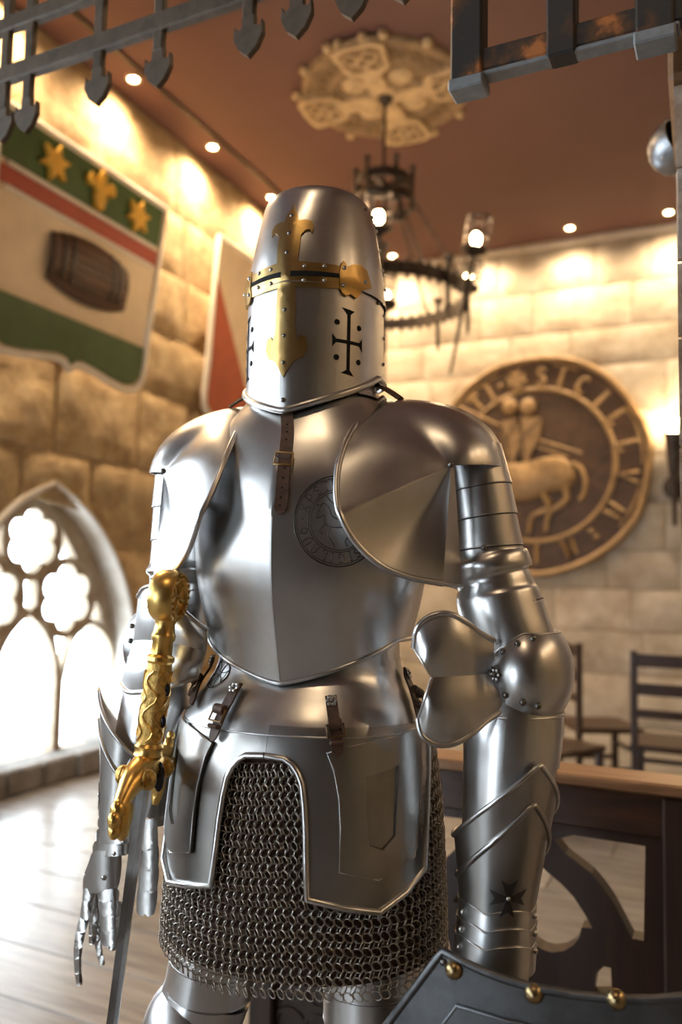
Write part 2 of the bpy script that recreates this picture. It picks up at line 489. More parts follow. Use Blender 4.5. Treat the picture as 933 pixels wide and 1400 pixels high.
def courses(u0, u1, v0, v1, hs, ls, seed, fn):
    rd = random.Random(seed); v = v0; row = 0
    while v < v1 - 0.05:
        h = hs * rd.uniform(0.88, 1.12)
        if v1 - (v + h) < hs * 0.45: h = v1 - v
        u = u0 - rd.uniform(0, ls)
        while u < u1:
            l = ls * rd.uniform(0.62, 1.35)
            a, b = max(u, u0), min(u + l, u1)
            if u1 - b < 0.15: b = u1
            if b - a > 0.08: fn(a, b, v, v + h)
            u = b if b == u1 else u + l
            if b == u1: break
        v += h; row += 1
def left_block(a, b, z0, z1):
    # keep clear of the window arches; push edges onto the arch outline
    clip = None
    for wy in WIN_Y:
        k_, b_ = WIN_S[wy], WIN_B[wy]; ah = lambda z, k_=k_, b_=b_: (arch_hw((z - b_) / k_) * WX(k_) if z > b_ - .02 else 0.0)
        hw = ah(max(z0, b_)) + 0.02
        if b <= wy - hw or a >= wy + hw or z0 > b_ + AZ * k_ or z1 < b_ + .1: continue
        hm = ah((z0 + z1) / 2)
        if a >= wy - hm and b <= wy + hm and hm > 0.1: return
        def clip(u, v, wy=wy, ah=ah, k_=k_, b_=b_, side=(1 if (a + b) / 2 > wy else -1)):
            w_ = ah(v) + 0.015
            if b_ - .02 < v < b_ + AZ * k_ and abs(u - wy) < w_: return (wy + side * w_, v)
            return (u, v)
    stone_block(a, b, z0, z1, lambda u, v, h: V((-0.02 + h, u, v)), wl, M['stone_left'], 0.030, 0.034, clip=clip)
courses(0.2, YB, 0.0, ZC, 0.56, 0.95, 11, left_block)
wb = empty('wall_back', (0, YB, 0)); structure(wb)
part('masonry_core', plate_holes([(XL - 0.4, 0), (XR, 0), (XR, ZC), (XL - 0.4, ZC)], [], lambda u, v, h: V((u, 0.42 - h, v)), 0.40), M['mortar'], wb, smooth=False)
courses(XL, XR, 0.0, ZC, 0.435, 0.80, 23, lambda a, b, z0, z1: stone_block(a, b, z0, z1, lambda u, v, h: V((u, 0.02 - h, v)), wb, M['stone_back'], 0.026, 0.022))
# far sides of the hall, behind and right of the camera: front timber panelling added dark to deepen reflections, with a doorway to the yard
part('masonry', plate_holes([(YF, 0), (YB, 0), (YB, ZC), (YF, ZC)], [], lambda u, v, h: V((h, u, v)), 0.3), M['stone_left'],
     structure(empty('wall_right', (XR, 0, 0))), smooth=False)
DOOR = (-3.7, -2.5, 2.3)
part('panelling', plate_holes([(XL - 0.4, 0), (DOOR[0], 0), (DOOR[0], DOOR[2]), (DOOR[1], DOOR[2]), (DOOR[1], 0), (XR + 0.3, 0), (XR + 0.3, ZC), (XL - 0.4, ZC)], [],
     lambda u, v, h: V((u, -h, v)), 0.4), M['panelling'], structure(empty('wall_front', (0, YF, 0))), smooth=False)
ce = structure(part('ceiling', (lambda b: (b.v, b.f))(MB().box(((XR + XL) / 2, (YB + YF) / 2, 0.1), (XR - XL + 0.8, YB - YF + 0.8, 0.2))), M['ceil'], None, False, loc=(0, 0, ZC)))
# floor: base slab and boards laid along x
fl = structure(empty('floor', (0, 0, 0)))
part('floor_slab', (lambda b: (b.v, b.f))(MB().box(((XR + XL) / 2, (YB + YF) / 2, -0.13), (XR - XL + 0.8, YB - YF + 0.8, 0.2))), M['black'], fl, False)
rd = random.Random(5)
BW = 0.30
y = YF
_plank = {}
while y < YB - 0.01:
    x = XL - rd.uniform(0, 1.6)
    w_ = min(BW, YB - y)
    while x < XR:
        l = rd.choice((1.5, 1.9, 2.3))
        a, b = max(x, XL), min(x + l, XR)
        if b - a > 0.02:
            key = (round(b - a, 2), round(w_, 2))
            if key not in _plank:
                _plank[key] = MB().cbox((0, 0, -0.015), (b - a - 0.005, w_ - 0.005, 0.03), 0.003).mesh('plank', M['plank'], False)
            link('plank', _plank[key], fl, ((a + b) / 2, y + w_ / 2, 0))
        x += l
    y += w_

# ------------------------------------------------------------------ gothic windows
def foil(cx, cz, r_, n=6, m=72):
    pr, pd = r_ * 0.37, r_ * 0.60; pts = []
    for i in range(m):
        a = 2 * PI * i / m; best = r_ * 0.40
        for k in range(n):
            b = 2 * PI * (k + 0.5) / n; dlt = (a - b + PI) % (2 * PI) - PI
            q = pr * pr - (pd * math.sin(dlt)) ** 2
            if q > 0 and math.cos(dlt) > 0: best = max(best, pd * math.cos(dlt) + math.sqrt(q))
        pts.append((cx + best * math.cos(a), cz + best * math.sin(a)))
    return pts
def lancet(cx, w, z0, zs, h):
    return [(cx - w, z0)] + [(cx + a, z) for a, z in arch_pts(w, zs, h, 6)] + [(cx + w, z0)]
def tracery():
    wo = AW + 0.10
    outer = [(-wo, 0.10)] + arch_pts(wo, AS, AZ - AS + 0.12, 16) + [(wo, 0.10)]
    holes = [foil(0, 1.60, 0.222), foil(0.335, 1.215, 0.242), foil(-0.335, 1.215, 0.242)]
    for s in (-1, 0, 1): holes.append(lancet(s * 0.60, 0.262, 0.17, 0.66, 0.44 if s == 0 else 0.36))
    holes.append([(-0.05, 1.33), (0.05, 1.33), (0.075, 1.18), (0.0, 1.13), (-0.075, 1.18)])
    for s in (-1, 1):
        holes.append([(s * 0.335, 0.62), (s * 0.285, 0.80), (s * 0.245, 0.945), (s * 0.335, 0.95), (s * 0.425, 0.945), (s * 0.385, 0.80)][::s])
        holes.append([(s * 0.26, 1.70), (s * 0.24, 1.50), (s * 0.36, 1.475), (s * 0.47, 1.43)][::s])
        holes.append([(s * 0.60, 1.22), (s * 0.60, 1.06), (s * 0.68, 1.02), (s * 0.74, 0.98), (s * 0.68, 1.14)][::s])
    return plate_holes(outer, holes, lambda u, v, h: V((h, u, v)), 0.09)
_tr = None
for k, wy in enumerate(WIN_Y):
    w_ = structure(empty('window_%d' % (k + 1), (XL - 0.24, wy, WIN_B[wy]))); w_.scale = (1, WX(WIN_S[wy]), WIN_S[wy])
    if _tr is None: _tr = mk('tracery', *tracery(), M['trace_backlit'], False)
    link('tracery', _tr, w_)
    mb = MB()
    for r_ in ((0, 1.60, 0.250), (0.335, 1.215, 0.270), (-0.335, 1.215, 0.270)):
        mb.tube([(0.09, r_[0] + r_[2] * math.cos(a), r_[1] + r_[2] * math.sin(a)) for a in [2 * PI * i / 28 for i in range(28)]], 0.017, 6, closed=True)
    link('roundel_moulding', mb.mesh('roundel_moulding', M['trace_backlit']), w_)
    ja = [(-AW, 0.16)] + arch_pts(AW, AS, AZ - AS, 16) + [(AW, 0.16)]
    rows = [[V((x, u * f, 0.16 + (v - 0.16) * (1 if f == 1 else 1 - (1 - f) * .55))) for u, v in ja] for x, f in ((-.22, .998), (.275, .998), (.285, .985), (.275, .97), (-.22, .97))]
    part('jamb', grid_geo(rows), M['trace'], w_, True, 40)
    mb = MB()
    for j in range(6):
        mb.cbox((0.14 + random.uniform(-0.02, 0.02), -0.75 + j * 0.30, 0.085), (0.30 + random.uniform(0, .05), 0.295, 0.17 + random.uniform(-.01, .02)), 0.015)
    link('sill', mb.mesh('sill', M['sill'] if 'sill' in M else M['mortar'], False), w_)

# ceiling groove strip and trim
a, b = on_z(104, 24, ZC), on_z(360, 240, ZC)
xg = (a.x + b.x) / 2
tr = part('groove_strip', (lambda q: (q.v, q.f))(MB().cbox((xg, (YB + YF) / 2, ZC - 0.012), (0.035, YB - YF - 0.05, 0.024), 0.004)), M['iron'], None, False)  # dark bar stands for the shadow gap in the ceiling
structure(tr)
tr = part('trim_2', (lambda q: (q.v, q.f))(MB().cbox(((XL + XR) / 2, YB - 0.05, ZC - 0.035), (XR - XL - 0.1, 0.06, 0.068), 0.01)), M['trace'], None, False)
structure(tr)

# ------------------------------------------------------------------ recessed ceiling lights
M['lamp_lens'] = plain('lamp_lens', (1, .8, .5), 0.5, emit=(1.0, 0.72, 0.40), estr=45.0)
M['lamp_ring'] = metal('lamp_ring', (0.7, 0.6, 0.45), 0.35, nscale=30, bump=0)
WARM = (1.0, 0.72, 0.43)
lens = MB().lathe([(0.0, -0.004), (0.034, -0.004), (0.038, 0.0)], n=20).mesh('lens', M['lamp_lens'])
ringm = MB().lathe([(0.038, 0.0), (0.038, -0.010), (0.046, -0.012), (0.054, -0.007), (0.056, 0.0)], n=24).mesh('trim_ring', M['lamp_ring'])
def downlight(x, y, tx, ty, tz, power, label):
    t = tag(empty('ceiling_spotlight', (x, y, ZC)), label, 'ceiling light', 'recessed ceiling spotlights')
    link('trim_ring', ringm, t); link('lens', lens, t)
    ld = bpy.data.lights.new('spot_beam', 'SPOT'); ld.energy = power; ld.color = WARM; ld.spot_size = R(152); ld.spot_blend = 1.0; ld.shadow_soft_size = 0.08
    lo = bpy.data.objects.new('spot_beam', ld); COL.objects.link(lo); lo.parent = t
    lo.location = (0, 0, -0.03)
    d = V((tx, ty, tz)) - V((x, y, ZC - 0.03)); lo.rotation_euler = d.to_track_quat('-Z', 'Y').to_euler()
SPOT_L, SPOT_B = 300.0, 160.0
LW = 'small round recessed spotlight shining down the left stone wall'
for (yy, lab) in ((2.6, None), (3.5, None), (4.52, 'recessed ceiling spotlight above the shield with the barrel'), (5.55, 'recessed ceiling spotlight between the two painted shields'),
                  (6.55, 'recessed ceiling spotlight above the red and white shield'), (7.6, None)):
    downlight(XL + 0.20, yy, XL + 0.02, yy, 2.6, SPOT_L, lab or 'small round recessed ceiling spotlight close to the rough sandstone wall')
for (xx, lab) in ((-3.3, None), (-2.32, 'recessed ceiling spotlight beside the hanging iron chandelier'), (-1.36, 'recessed ceiling spotlight above the round seal relief'), (-0.42, 'recessed ceiling spotlight beside the rough stone pillar'), (0.55, None), (1.5, None), (2.5, None)):
    downlight(xx, YB - 0.33, xx, YB - 0.02, 2.4, SPOT_B, lab or 'small round recessed ceiling spotlight close to the pale limestone wall')
for (xx, yy, lab) in ((0.7, 2.5, 'added unseen spotlight over the carved partition'), (-0.3, -0.6, 'added unseen spotlight before the portcullis')):
    downlight(xx, yy, lerp(xx, -0.63, .5), lerp(yy, 1.25, .5), 1.5, 150.0 if xx > 0 else 60.0, lab)  # unseen spots, added for a warm rim and top light on the armour
for yy in (0.4, 2.0, 3.6, 5.2):  # unseen row, added to give the armour's right side warm reflections
    downlight(XR - 0.22, yy, XR - 0.02, yy, 2.4, 210.0, 'added unseen spotlight close to the wall opposite the gothic windows')
# ------------------------------------------------------------------ painted wooden shields on the left wall
M['cream'] = plain('cream_paint', (0.72, 0.58, 0.40), 0.6, var=0.10, nscale=6)
M['white_trim'] = plain('white_trim_paint', (0.78, 0.72, 0.62), 0.55, var=0.08, nscale=8)
M['green'] = plain('green_paint', (0.045, 0.095, 0.022), 0.55, var=0.18, nscale=8)
M['red'] = plain('red_paint', (0.36, 0.050, 0.018), 0.55, var=0.18, nscale=8)
M['yellow'] = plain('yellow_paint', (0.75, 0.42, 0.05), 0.5, var=0.15, nscale=12)
M['barrel'] = wood('barrel_wood', (0.055, 0.026, 0.014), (0.13, 0.066, 0.036), 0.6, (14, 2, 14), 2.0)
M['hoop'] = plain('barrel_hoop', (0.035, 0.022, 0.016), 0.5, var=0.2)
TILT = R(5.5)
def shield_frame(yc, zb):
    """point (u along wall, v up, h off the board) -> local; board leans out at the top"""
    return lambda u, v, h: V((0.035 + v * math.sin(TILT) + h * math.cos(TILT), u, v * math.cos(TILT) - h * math.sin(TILT)))
def heater(w, hgt, n=10):
    """shield outline, notch at the bottom centre; v=0 bottom tip .. hgt"""
    right = [(0.0, 0.0), (0.05, 0.045), (0.13, 0.052), (0.26, 0.03), (0.42, 0.0), (0.55, -0.012), (0.645, 0.01), (0.70, 0.07), (0.718, 0.16), (w * 0.945, 0.45), (w * 0.97, 0.8), (w, hgt)]
    pts = [(x * w / 0.76, z) for x, z in right[:9]] + right[9:]
    return pts + [(-x, z) for x, z in reversed(pts) if x > 0]
def hspan(outl, v0, v1, inset=0.035):
    """polygon of the outline between two heights"""
    bm = bmesh.new(); f = bm.faces.new([bm.verts.new((p[0], p[1], 0)) for p in outl])
    bmesh.ops.triangulate(bm, faces=[f])
    for z, s in ((v0, -1), (v1, 1)):
        bmesh.ops.bisect_plane(bm, geom=list(bm.verts) + list(bm.edges) + list(bm.faces), dist=1e-6, plane_co=(0, z, 0), plane_no=(0, s, 0), clear_outer=True)
    be = [e for e in bm.edges if len(e.link_faces) == 1]
    nxt = {}
    for e in be:
        l = e.link_loops[0]; a, b = l.vert, l.link_loop_next.vert
        if e.link_faces[0].normal.z < 0: a, b = b, a
        nxt[a] = b
    st = be[0].verts[0]; loop = [st]; c = nxt[st]
    while c is not st and len(loop) < 500: loop.append(c); c = nxt[c]
    pts = [(v.co.x, v.co.y) for v in loop]; bm.free()
    return pts
def scaled(outl, k, c):
    return [(c[0] + (p[0] - c[0]) * k, c[1] + (p[1] - c[1]) * k) for p in outl]
def star(cx, cz, r_, n=6, rot=0.2, inner=0.48):
    return [(cx + (r_ if i % 2 == 0 else r_ * inner) * math.sin(rot + PI * i / n), cz + (r_ if i % 2 == 0 else r_ * inner) * math.cos(rot + PI * i / n)) for i in range(2 * n)]
FLEUR = [(0, 1.0), (.10, .86), (.20, .66), (.16, .40), (.26, .34), (.40, .44), (.50, .58), (.66, .60), (.80, .44), (.80, .20), (.66, .06), (.54, .14), (.42, .12), (.26, -.06), (.22, -.16), (.34, -.18), (.34, -.30), (.20, -.32), (.26, -.52), (.16, -.70), (.08, -.58), (0, -.80)]
def fleur(cx, cz, s):
    q = FLEUR + [(-x, z) for x, z in reversed(FLEUR) if x > 0]
    return [(cx + x * s, cz + z * s) for x, z in q]
def wall_shield(yc, zb, w, hgt, label, build):
    t = tag(empty('painted_shield', (XL + 0.03, yc, zb)), label, 'shield', 'painted heraldic shields on the stone wall')
    fn = shield_frame(yc, zb); outl = heater(w, hgt); c = (0, hgt * 0.55)
    part('board', plate_holes(outl, [], fn, 0.03), M['cream'], t, False)
    loop = [fn(u, v, 0.03) for u, v in outl]
    part('rim', tube_geo(loop, 0.026, 8, closed=True), M['white_trim'], t)
    build(t, fn, scaled(outl, 0.955, c))
    for uu in (-.35, .35):
        p = fn(uu, hgt * .86, 0)
        part('hanging_bracket', (lambda b: (b.v, b.f))(MB().box(((p.x - .06) / 2, uu, p.z), (p.x + .06, .05, .04))), M['iron'], t, False)
    return t
def field(name, t, fn, pts, mat, th=0.012): return part(name, plate_holes(pts, [], fn, th, 0.03), mat, t, False)
def barrel_arms(t, fn, o):
    H = 1.42
    field('green_chief', t, fn, hspan(o, 1.115, 1.5), M['green'])
    field('red_stripe', t, fn, hspan(o, 0.965, 1.075), M['red'])
    field('green_base', t, fn, hspan(o, -0.1, 0.335), M['green'])
    for z in (1.095, 0.95): part('white_bar', tube_geo([fn(-0.70, z, 0.035), fn(0.70, z, 0.035)], 0.017, 6), M['white_trim'], t)
    part('star', plate_holes(star(-0.36, 1.245, 0.125), [], fn, 0.05, 0.03), M['yellow'], t, False)
    part('star', plate_holes(star(0.46, 1.235, 0.125), [], fn, 0.05, 0.03), M['yellow'], t, False)
    part('fleur_de_lis', plate_holes(fleur(0.06, 1.235, 0.16), [], fn, 0.05, 0.03), M['yellow'], t, False)
    # barrel: bulging staves and hoops
    bx0, bx1, bz, bh = -0.30, 0.42, 0.68, 0.215
    def bf(s, q, h=0.0):
        k = 1 - 0.30 * (2 * s - 1) ** 2
        return fn(lerp(bx0, bx1, s), bz + bh * k * q, 0.03 + h + 0.085 * k * math.sqrt(max(0.0, 1 - q * q * 0.96)))
    ns = 7
    for i in range(ns):
        q0, q1 = -1 + 2 * i / ns + 0.012, -1 + 2 * (i + 1) / ns - 0.012
        rows = [[bf(s / 10, lerp(q0, q1, k / 3)) for s in range(11)] for k in range(4)]
        part('stave', thicken(*grid_geo(rows), 0.012), M['barrel'], t)
    for s0 in (0.10, 0.20, 0.74, 0.84):
        rows = [[bf(s, -0.99 + 1.98 * k / 14, 0.008) for k in range(15)] for s in (s0, s0 + 0.035)]
        part('hoop', thicken(*grid_geo(rows), 0.006), M['hoop'], t)
    part('barrel_core', (lambda b: (b.v, b.f))(MB().add(*grid_geo([[bf(s / 10, -1 + 2 * k / 10, -0.012) for s in range(11)] for k in range(11)]))), M['hoop'], t)
wall_shield(4.12, 2.75, 0.79, 1.43, 'painted shield with a barrel, two gold stars and a fleur-de-lis', barrel_arms)
def bend_arms(t, fn, o):
    bm_pts = [(p[0], p[1]) for p in o]
    # red lower part and red upper corner beside a pale diagonal band
    def half(sign, off):
        bm = bmesh.new(); f = bm.faces.new([bm.verts.new((p[0], p[1], 0)) for p in bm_pts]); bmesh.ops.triangulate(bm, faces=[f])
        nrm = V((0.80, 0.60, 0)) * sign
        bmesh.ops.bisect_plane(bm, geom=list(bm.verts) + list(bm.edges) + list(bm.faces), dist=1e-6, plane_co=V((off, 0.72, 0)), plane_no=nrm, clear_outer=True)
        be = [e for e in bm.edges if len(e.link_faces) == 1]; nx = {}
        for e in be:
            l = e.link_loops[0]; a, b = l.vert, l.link_loop_next.vert
            if e.link_faces[0].normal.z < 0: a, b = b, a
            nx[a] = b
        st = be[0].verts[0]; loop = [st]; c = nx[st]
        while c is not st and len(loop) < 500: loop.append(c); c = nx[c]
        pts = [(v.co.x, v.co.y) for v in loop]; bm.free(); return pts
    field('red_field', t, fn, half(1, -0.42), M['red_orange'])
    field('red_corner', t, fn, half(-1, 0.42), M['red_orange'])
M['red_orange'] = plain('orange_red_paint', (0.42, 0.075, 0.022), 0.55, var=0.15, nscale=8)
wall_shield(6.42, 2.75, 0.79, 1.50, 'red and cream painted shield with a diagonal band, behind the helmet', bend_arms)

# ------------------------------------------------------------------ stroke lettering (raised or cut), one glyph = list of polylines in a 0..1 box
def arcp(cx, cy, rx, ry, a0, a1, n=8): return [(cx + rx * math.cos(R(lerp(a0, a1, i / n))), cy + ry * math.sin(R(lerp(a0, a1, i / n)))) for i in range(n + 1)]
GLY = {
 'S': [arcp(.5, .74, .28, .24, 20, 270) + arcp(.5, .26, .30, .24, 90, -160)],
 'I': [[(.5, 0), (.5, 1)], [(.32, 1), (.68, 1)], [(.32, 0), (.68, 0)]],
 'G': [arcp(.55, .5, .38, .5, 50, 310, 12), [(.80, .12), (.80, .42), (.58, .42)]],
 'C': [arcp(.55, .5, .38, .5, 50, 310, 12)],
 'L': [[(.3, 1), (.3, 0), (.82, 0), (.84, .18)], [(.12, 1), (.48, 1)]],
 'V': [[(.08, 1), (.5, 0), (.92, 1)], [(-.04, 1), (.22, 1)], [(.78, 1), (1.04, 1)]],
 'M': [[(.08, 0), (.18, 1), (.5, .3), (.82, 1), (.92, 0)], [(-.02, 0), (.2, 0)], [(.8, 0), (1.02, 0)]],
 'T': [[(.5, 0), (.5, 1)], [(.08, .84), (.1, 1), (.9, 1), (.92, .84)], [(.34, 0), (.66, 0)]],
 'X': [[(.12, 0), (.88, 1)], [(.12, 1), (.88, 0)]],
 'P': [[(.25, 0), (.25, 1)] , [(.25, 1), (.6, 1)] + arcp(.6, .75, .25, .25, 90, -90, 6) + [(.25, .5)], [(.1, 0), (.42, 0)]],
 'x': [[(.1, 0), (.9, 1), (1, .9)], [(0, .9), (.2, 1), (.85, 0), (1, .08)]],
 'p': [[(.25, -.15), (.25, 1)], [(.25, .9), (.6, 1)] + arcp(.6, .65, .3, .35, 90, -90, 6) + [(.25, .3)]],
 'D': [arcp(.5, .42, .36, .42, 0, 360, 12)[:-1] + [(.86, .42)], [(.8, .6), (.5, .95), (.15, 1)]],
 'O': [arcp(.5, .5, .38, .5, 0, 360, 14)],
 'N': [[(.15, 0), (.15, .7)] + arcp(.5, .62, .35, .36, 170, 10, 6) + [(.85, 0)]],
 'U': [[(.15, 1), (.15, .3)] + arcp(.5, .34, .35, .34, 180, 360, 6) + [(.85, 1)]],
 'Q': [arcp(.5, .5, .36, .5, 30, 330, 10), [(.5, .5), (.86, .5), (.86, 0)]],
 ':': [arcp(.5, .28, .07, .07, 0, 360, 6), arcp(.5, .72, .07, .07, 0, 360, 6)],
 '.': [arcp(.5, .5, .09, .09, 0, 360, 6)],
}
def glyph_geo(ch, cx, cz, size, ang, fn, rad, wk=0.72, n=6):
    """strokes of a letter standing at (cx,cz), its top turned to the angle ang (from +v clockwise)"""
    mb = MB(); ca, sa = math.cos(ang), math.sin(ang)
    for st in GLY[ch]:
        pts = []
        for x, z in st:
            x = (x - 0.5) * size * wk; z = (z - 0.5) * size
            pts.append(fn(cx + x * ca + z * sa, cz - x * sa + z * ca))
        mb.tube(pts, rad, n)
    return mb.v, mb.f
def blob_outline(pts, per=5): return [(p.x, p.y) for p in cat([(a, b, 0) for a, b in pts], per, True)]

# ------------------------------------------------------------------ round seal relief on the back wall
M['bronze'] = plain('brown_cast_relief', (0.085, 0.045, 0.022), 0.5, var=0.45, nscale=7, bump=0.25)
M['bronze_hi'] = plain('worn_golden_relief', (0.36, 0.235, 0.11), 0.45, var=0.4, nscale=9, bump=0.2)
_mc = on_y(733, 636, YB - 0.05); MR = 1.15
ms = tag(empty('seal_relief', (_mc.x, YB - 0.025, _mc.z)), 'large round bronze-brown seal relief of two riders on one horse', 'wall relief')
mfn = lambda u, v, h=0.0: V((u, -h, v))
_rd = random.Random(3)
edge = [((MR + 0.012 * math.sin(9 * a) + _rd.uniform(-.006, .006)) * math.cos(a), (MR + 0.012 * math.sin(7 * a)) * math.sin(a)) for a in [2 * PI * i / 72 for i in range(72)]]
part('disc', plate_holes(edge, [], mfn, 0.05), M['bronze'], ms, False)
part('outer_rim', tube_geo([mfn(p[0] * 0.985, p[1] * 0.985, 0.055) for p in edge], 0.035, 8, closed=True), M['bronze_hi'], ms)
part('inner_ring', tube_geo([mfn(0.70 * MR * math.cos(2 * PI * i / 64), 0.70 * MR * math.sin(2 * PI * i / 64), 0.052) for i in range(64)], 0.026, 8, closed=True), M['bronze_hi'], ms)
for a0, a1 in ((10, 24), (58, 92), (100, 128), (300, 338), (200, 240)):
    part('edge_ridge', tube_geo([mfn(0.925 * MR * math.sin(R(lerp(a0, a1, i / 8))), 0.925 * MR * math.cos(R(lerp(a0, a1, i / 8))), 0.052) for i in range(9)], 0.016, 6), M['bronze_hi'], ms)
LET = [('S', 4), ('I', 17), ('C', 31), ('I', 46), ('L', 61), ('L', 80), ('V', 99), ('M', 122), (':', 141), ('M', 158), ('I', 179), ('L', 194), ('I', 206), ('T', 219), ('V', 234), ('M', 252), (':', 265), ('X', 275), ('P', 288), ('I', 298), ('S', 306), ('T', 318), ('I', 329), ('.', 337)]
for ch, an in LET:
    an = R(an); r_ = 0.815 * MR
    part('letter', glyph_geo(ch, r_ * math.sin(an), r_ * math.cos(an), 0.175, an, lambda u, v: mfn(u, v, 0.058), 0.021), M['bronze_hi'], ms)
an = R(-12); cxx, czz = 0.815 * MR * math.sin(an), 0.815 * MR * math.cos(an)
cr = []
for k in range(4):
    for dx, dz in ((-.025, .03), (-.065, .105), (0, .09), (.065, .105), (.025, .03)):
        b = -an + 0; a_ = k * PI / 2 + an
        cr.append((cxx + dx * math.cos(a_) + dz * math.sin(a_), czz - dx * math.sin(a_) + dz * math.cos(a_)))
part('cross', plate_holes(cr, [], mfn, 0.03, 0.05), M['bronze_hi'], ms, False)
def mpx(px, py):
    p = on_y(px, py, YB - 0.08); return (p.x - _mc.x, p.z - _mc.z)
def puff(name, outl, h, mat=None, per=5):
    """rounded relief from an outline: three stacked shrinking layers joined into one mesh"""
    o = blob_outline(outl, per); c = (sum(p[0] for p in o) / len(o), sum(p[1] for p in o) / len(o)); mb = MB()
    n = len(o); ks = [(1.0, 0.0), (0.96, 0.55), (0.86, 0.85), (0.6, 1.0)]
    for j, (k, q) in enumerate(ks): mb.v += [mfn(c[0] + (p[0] - c[0]) * k, c[1] + (p[1] - c[1]) * k, 0.05 + h * q) for p in o]
    for j in range(len(ks) - 1):
        for i in range(n):
            l = (i + 1) % n; mb.f.append((j * n + i, j * n + l, (j + 1) * n + l, (j + 1) * n + i))
    mb.f.append(tuple((len(ks) - 1) * n + i for i in range(n)))
    return link(name, mb.mesh(name, mat or M['bronze_hi'], True, 60), ms)
P2 = lambda L: [mpx(*q) for q in L]
horse = puff('horse', P2([(784, 634), (790, 652), (780, 668), (758, 672), (735, 682), (706, 684), (680, 676), (664, 664), (650, 640), (640, 622), (622, 630), (612, 624), (622, 606), (640, 592), (656, 600), (672, 622), (700, 634), (740, 628), (765, 624)]), 0.075)
for pts, rr in (([(782, 634), (794, 640), (801, 657), (799, 676), (793, 684)], .030), ):
    link('tail', MB().tube(cat([mfn(*mpx(*q), 0.07) for q in pts], 4), [lerp(rr, .018, i / (len(cat(pts and [V((a, b, 0)) for a, b in pts], 4)) - 1)) for i in range(len(cat([V((a, b, 0)) for a, b in pts], 4)))], 8).mesh('tail', M['bronze_hi']), horse)
for pts in ([(766, 655), (776, 682), (752, 702), (747, 726)], [(742, 672), (752, 694), (729, 706), (724, 729)], [(690, 672), (676, 694), (684, 712), (672, 728)], [(664, 660), (640, 680), (652, 700), (640, 716)]):
    link('horse_leg', MB().tube(cat([mfn(*mpx(*q), 0.065) for q in pts], 4), [lerp(.038, .017, i / 12) for i in range(13)], 8).mesh('horse_leg', M['bronze_hi']), horse)
for (hx, hy) in ((698, 557), (723, 557)):
    c = mpx(hx, hy)
    hd = link('rider_head', MB().ball(mfn(c[0], c[1], 0.075), 0.085, 12, 8, (1, .5, 1.1)).mesh('rider_head', M['bronze_hi']), ms)
    link('helmet_ring', MB().tube([mfn(c[0] + .088 * math.cos(a), c[1] + .096 * math.sin(a), 0.078) for a in [2 * PI * i / 20 for i in range(20)]], 0.014, 6, closed=True).mesh('helmet_ring', M['bronze']), hd)
for L in ([(686, 578), (708, 572), (712, 610), (702, 640), (690, 615)], [(713, 571), (742, 572), (738, 600), (719, 638), (710, 606)]):
    s_ = part('rider_shield', plate_holes(P2(L), [], mfn, 0.05, 0.06), M['bronze_hi'], ms, False)
    q = P2(L)
    for a, b in ((0, 3), (1, 4)):
        link('shield_band', MB().tube([mfn(*q[a], 0.112), mfn(*q[b], 0.112)], 0.009, 6).mesh('shield_band', M['bronze']), s_)
for (a, b) in (((737, 602), (796, 620)), ((735, 611), (778, 626)), ((690, 585), (628, 556))):
    link('lance', MB().tube([mfn(*mpx(*a), 0.085), mfn(*mpx(*b), 0.075)], 0.017, 6).mesh('lance', M['bronze_hi']), ms)

# ------------------------------------------------------------------ plaster rosette on the ceiling
M['plaster'] = plain('carved_plaster', (0.50, 0.36, 0.20), 0.8, var=0.30, nscale=18, bump=0.35)
M['plaster_mid'] = plain('plaster_ground', (0.25, 0.165, 0.09), 0.85, var=0.35, nscale=12, bump=0.3)
M['plaster_dk'] = plain('dark_plaster', (0.24, 0.15, 0.075), 0.85, var=0.3, nscale=18, bump=0.2)  # darker plaster tone for arm panels and border scrolls
_rc = on_z(527, 122, ZC)
rs = tag(empty('ceiling_rosette', (_rc.x, _rc.y, ZC)), 'round carved plaster Celtic cross rosette on the maroon ceiling', 'ceiling rose')
RR = 0.62
part('disc', (lambda b: (b.v, b.f))(MB().lathe([(RR, 0), (RR, -.03), (RR - .02, -.045), (RR - .05, -.045), (RR - .07, -.03), (RR - .19, -.03), (RR - .21, -.05), (RR - .24, -.05), (RR - .26, -.03), (.2, -.035), (0, -.035)], n=56)), M['plaster_mid'], rs)
part('centre_boss', (lambda b: (b.v, b.f))(MB().lathe([(.135, -.03), (.13, -.06), (.10, -.075), (.06, -.07), (0, -.07)], n=28)), M['plaster'], rs)
def rfn(rot):
    c, s = math.cos(rot), math.sin(rot)
    return lambda u, v, h=0.0: V((u * c - v * s, u * s + v * c, -h))
_arm = [(0.085, -.055), (.20, -.075), (.30, -.07), (.36, -.155), (.60, -.19), (.645, -.12), (.655, 0), (.645, .12), (.60, .19), (.36, .155), (.30, .07), (.20, .075), (.085, .055)]
R0 = R(3)
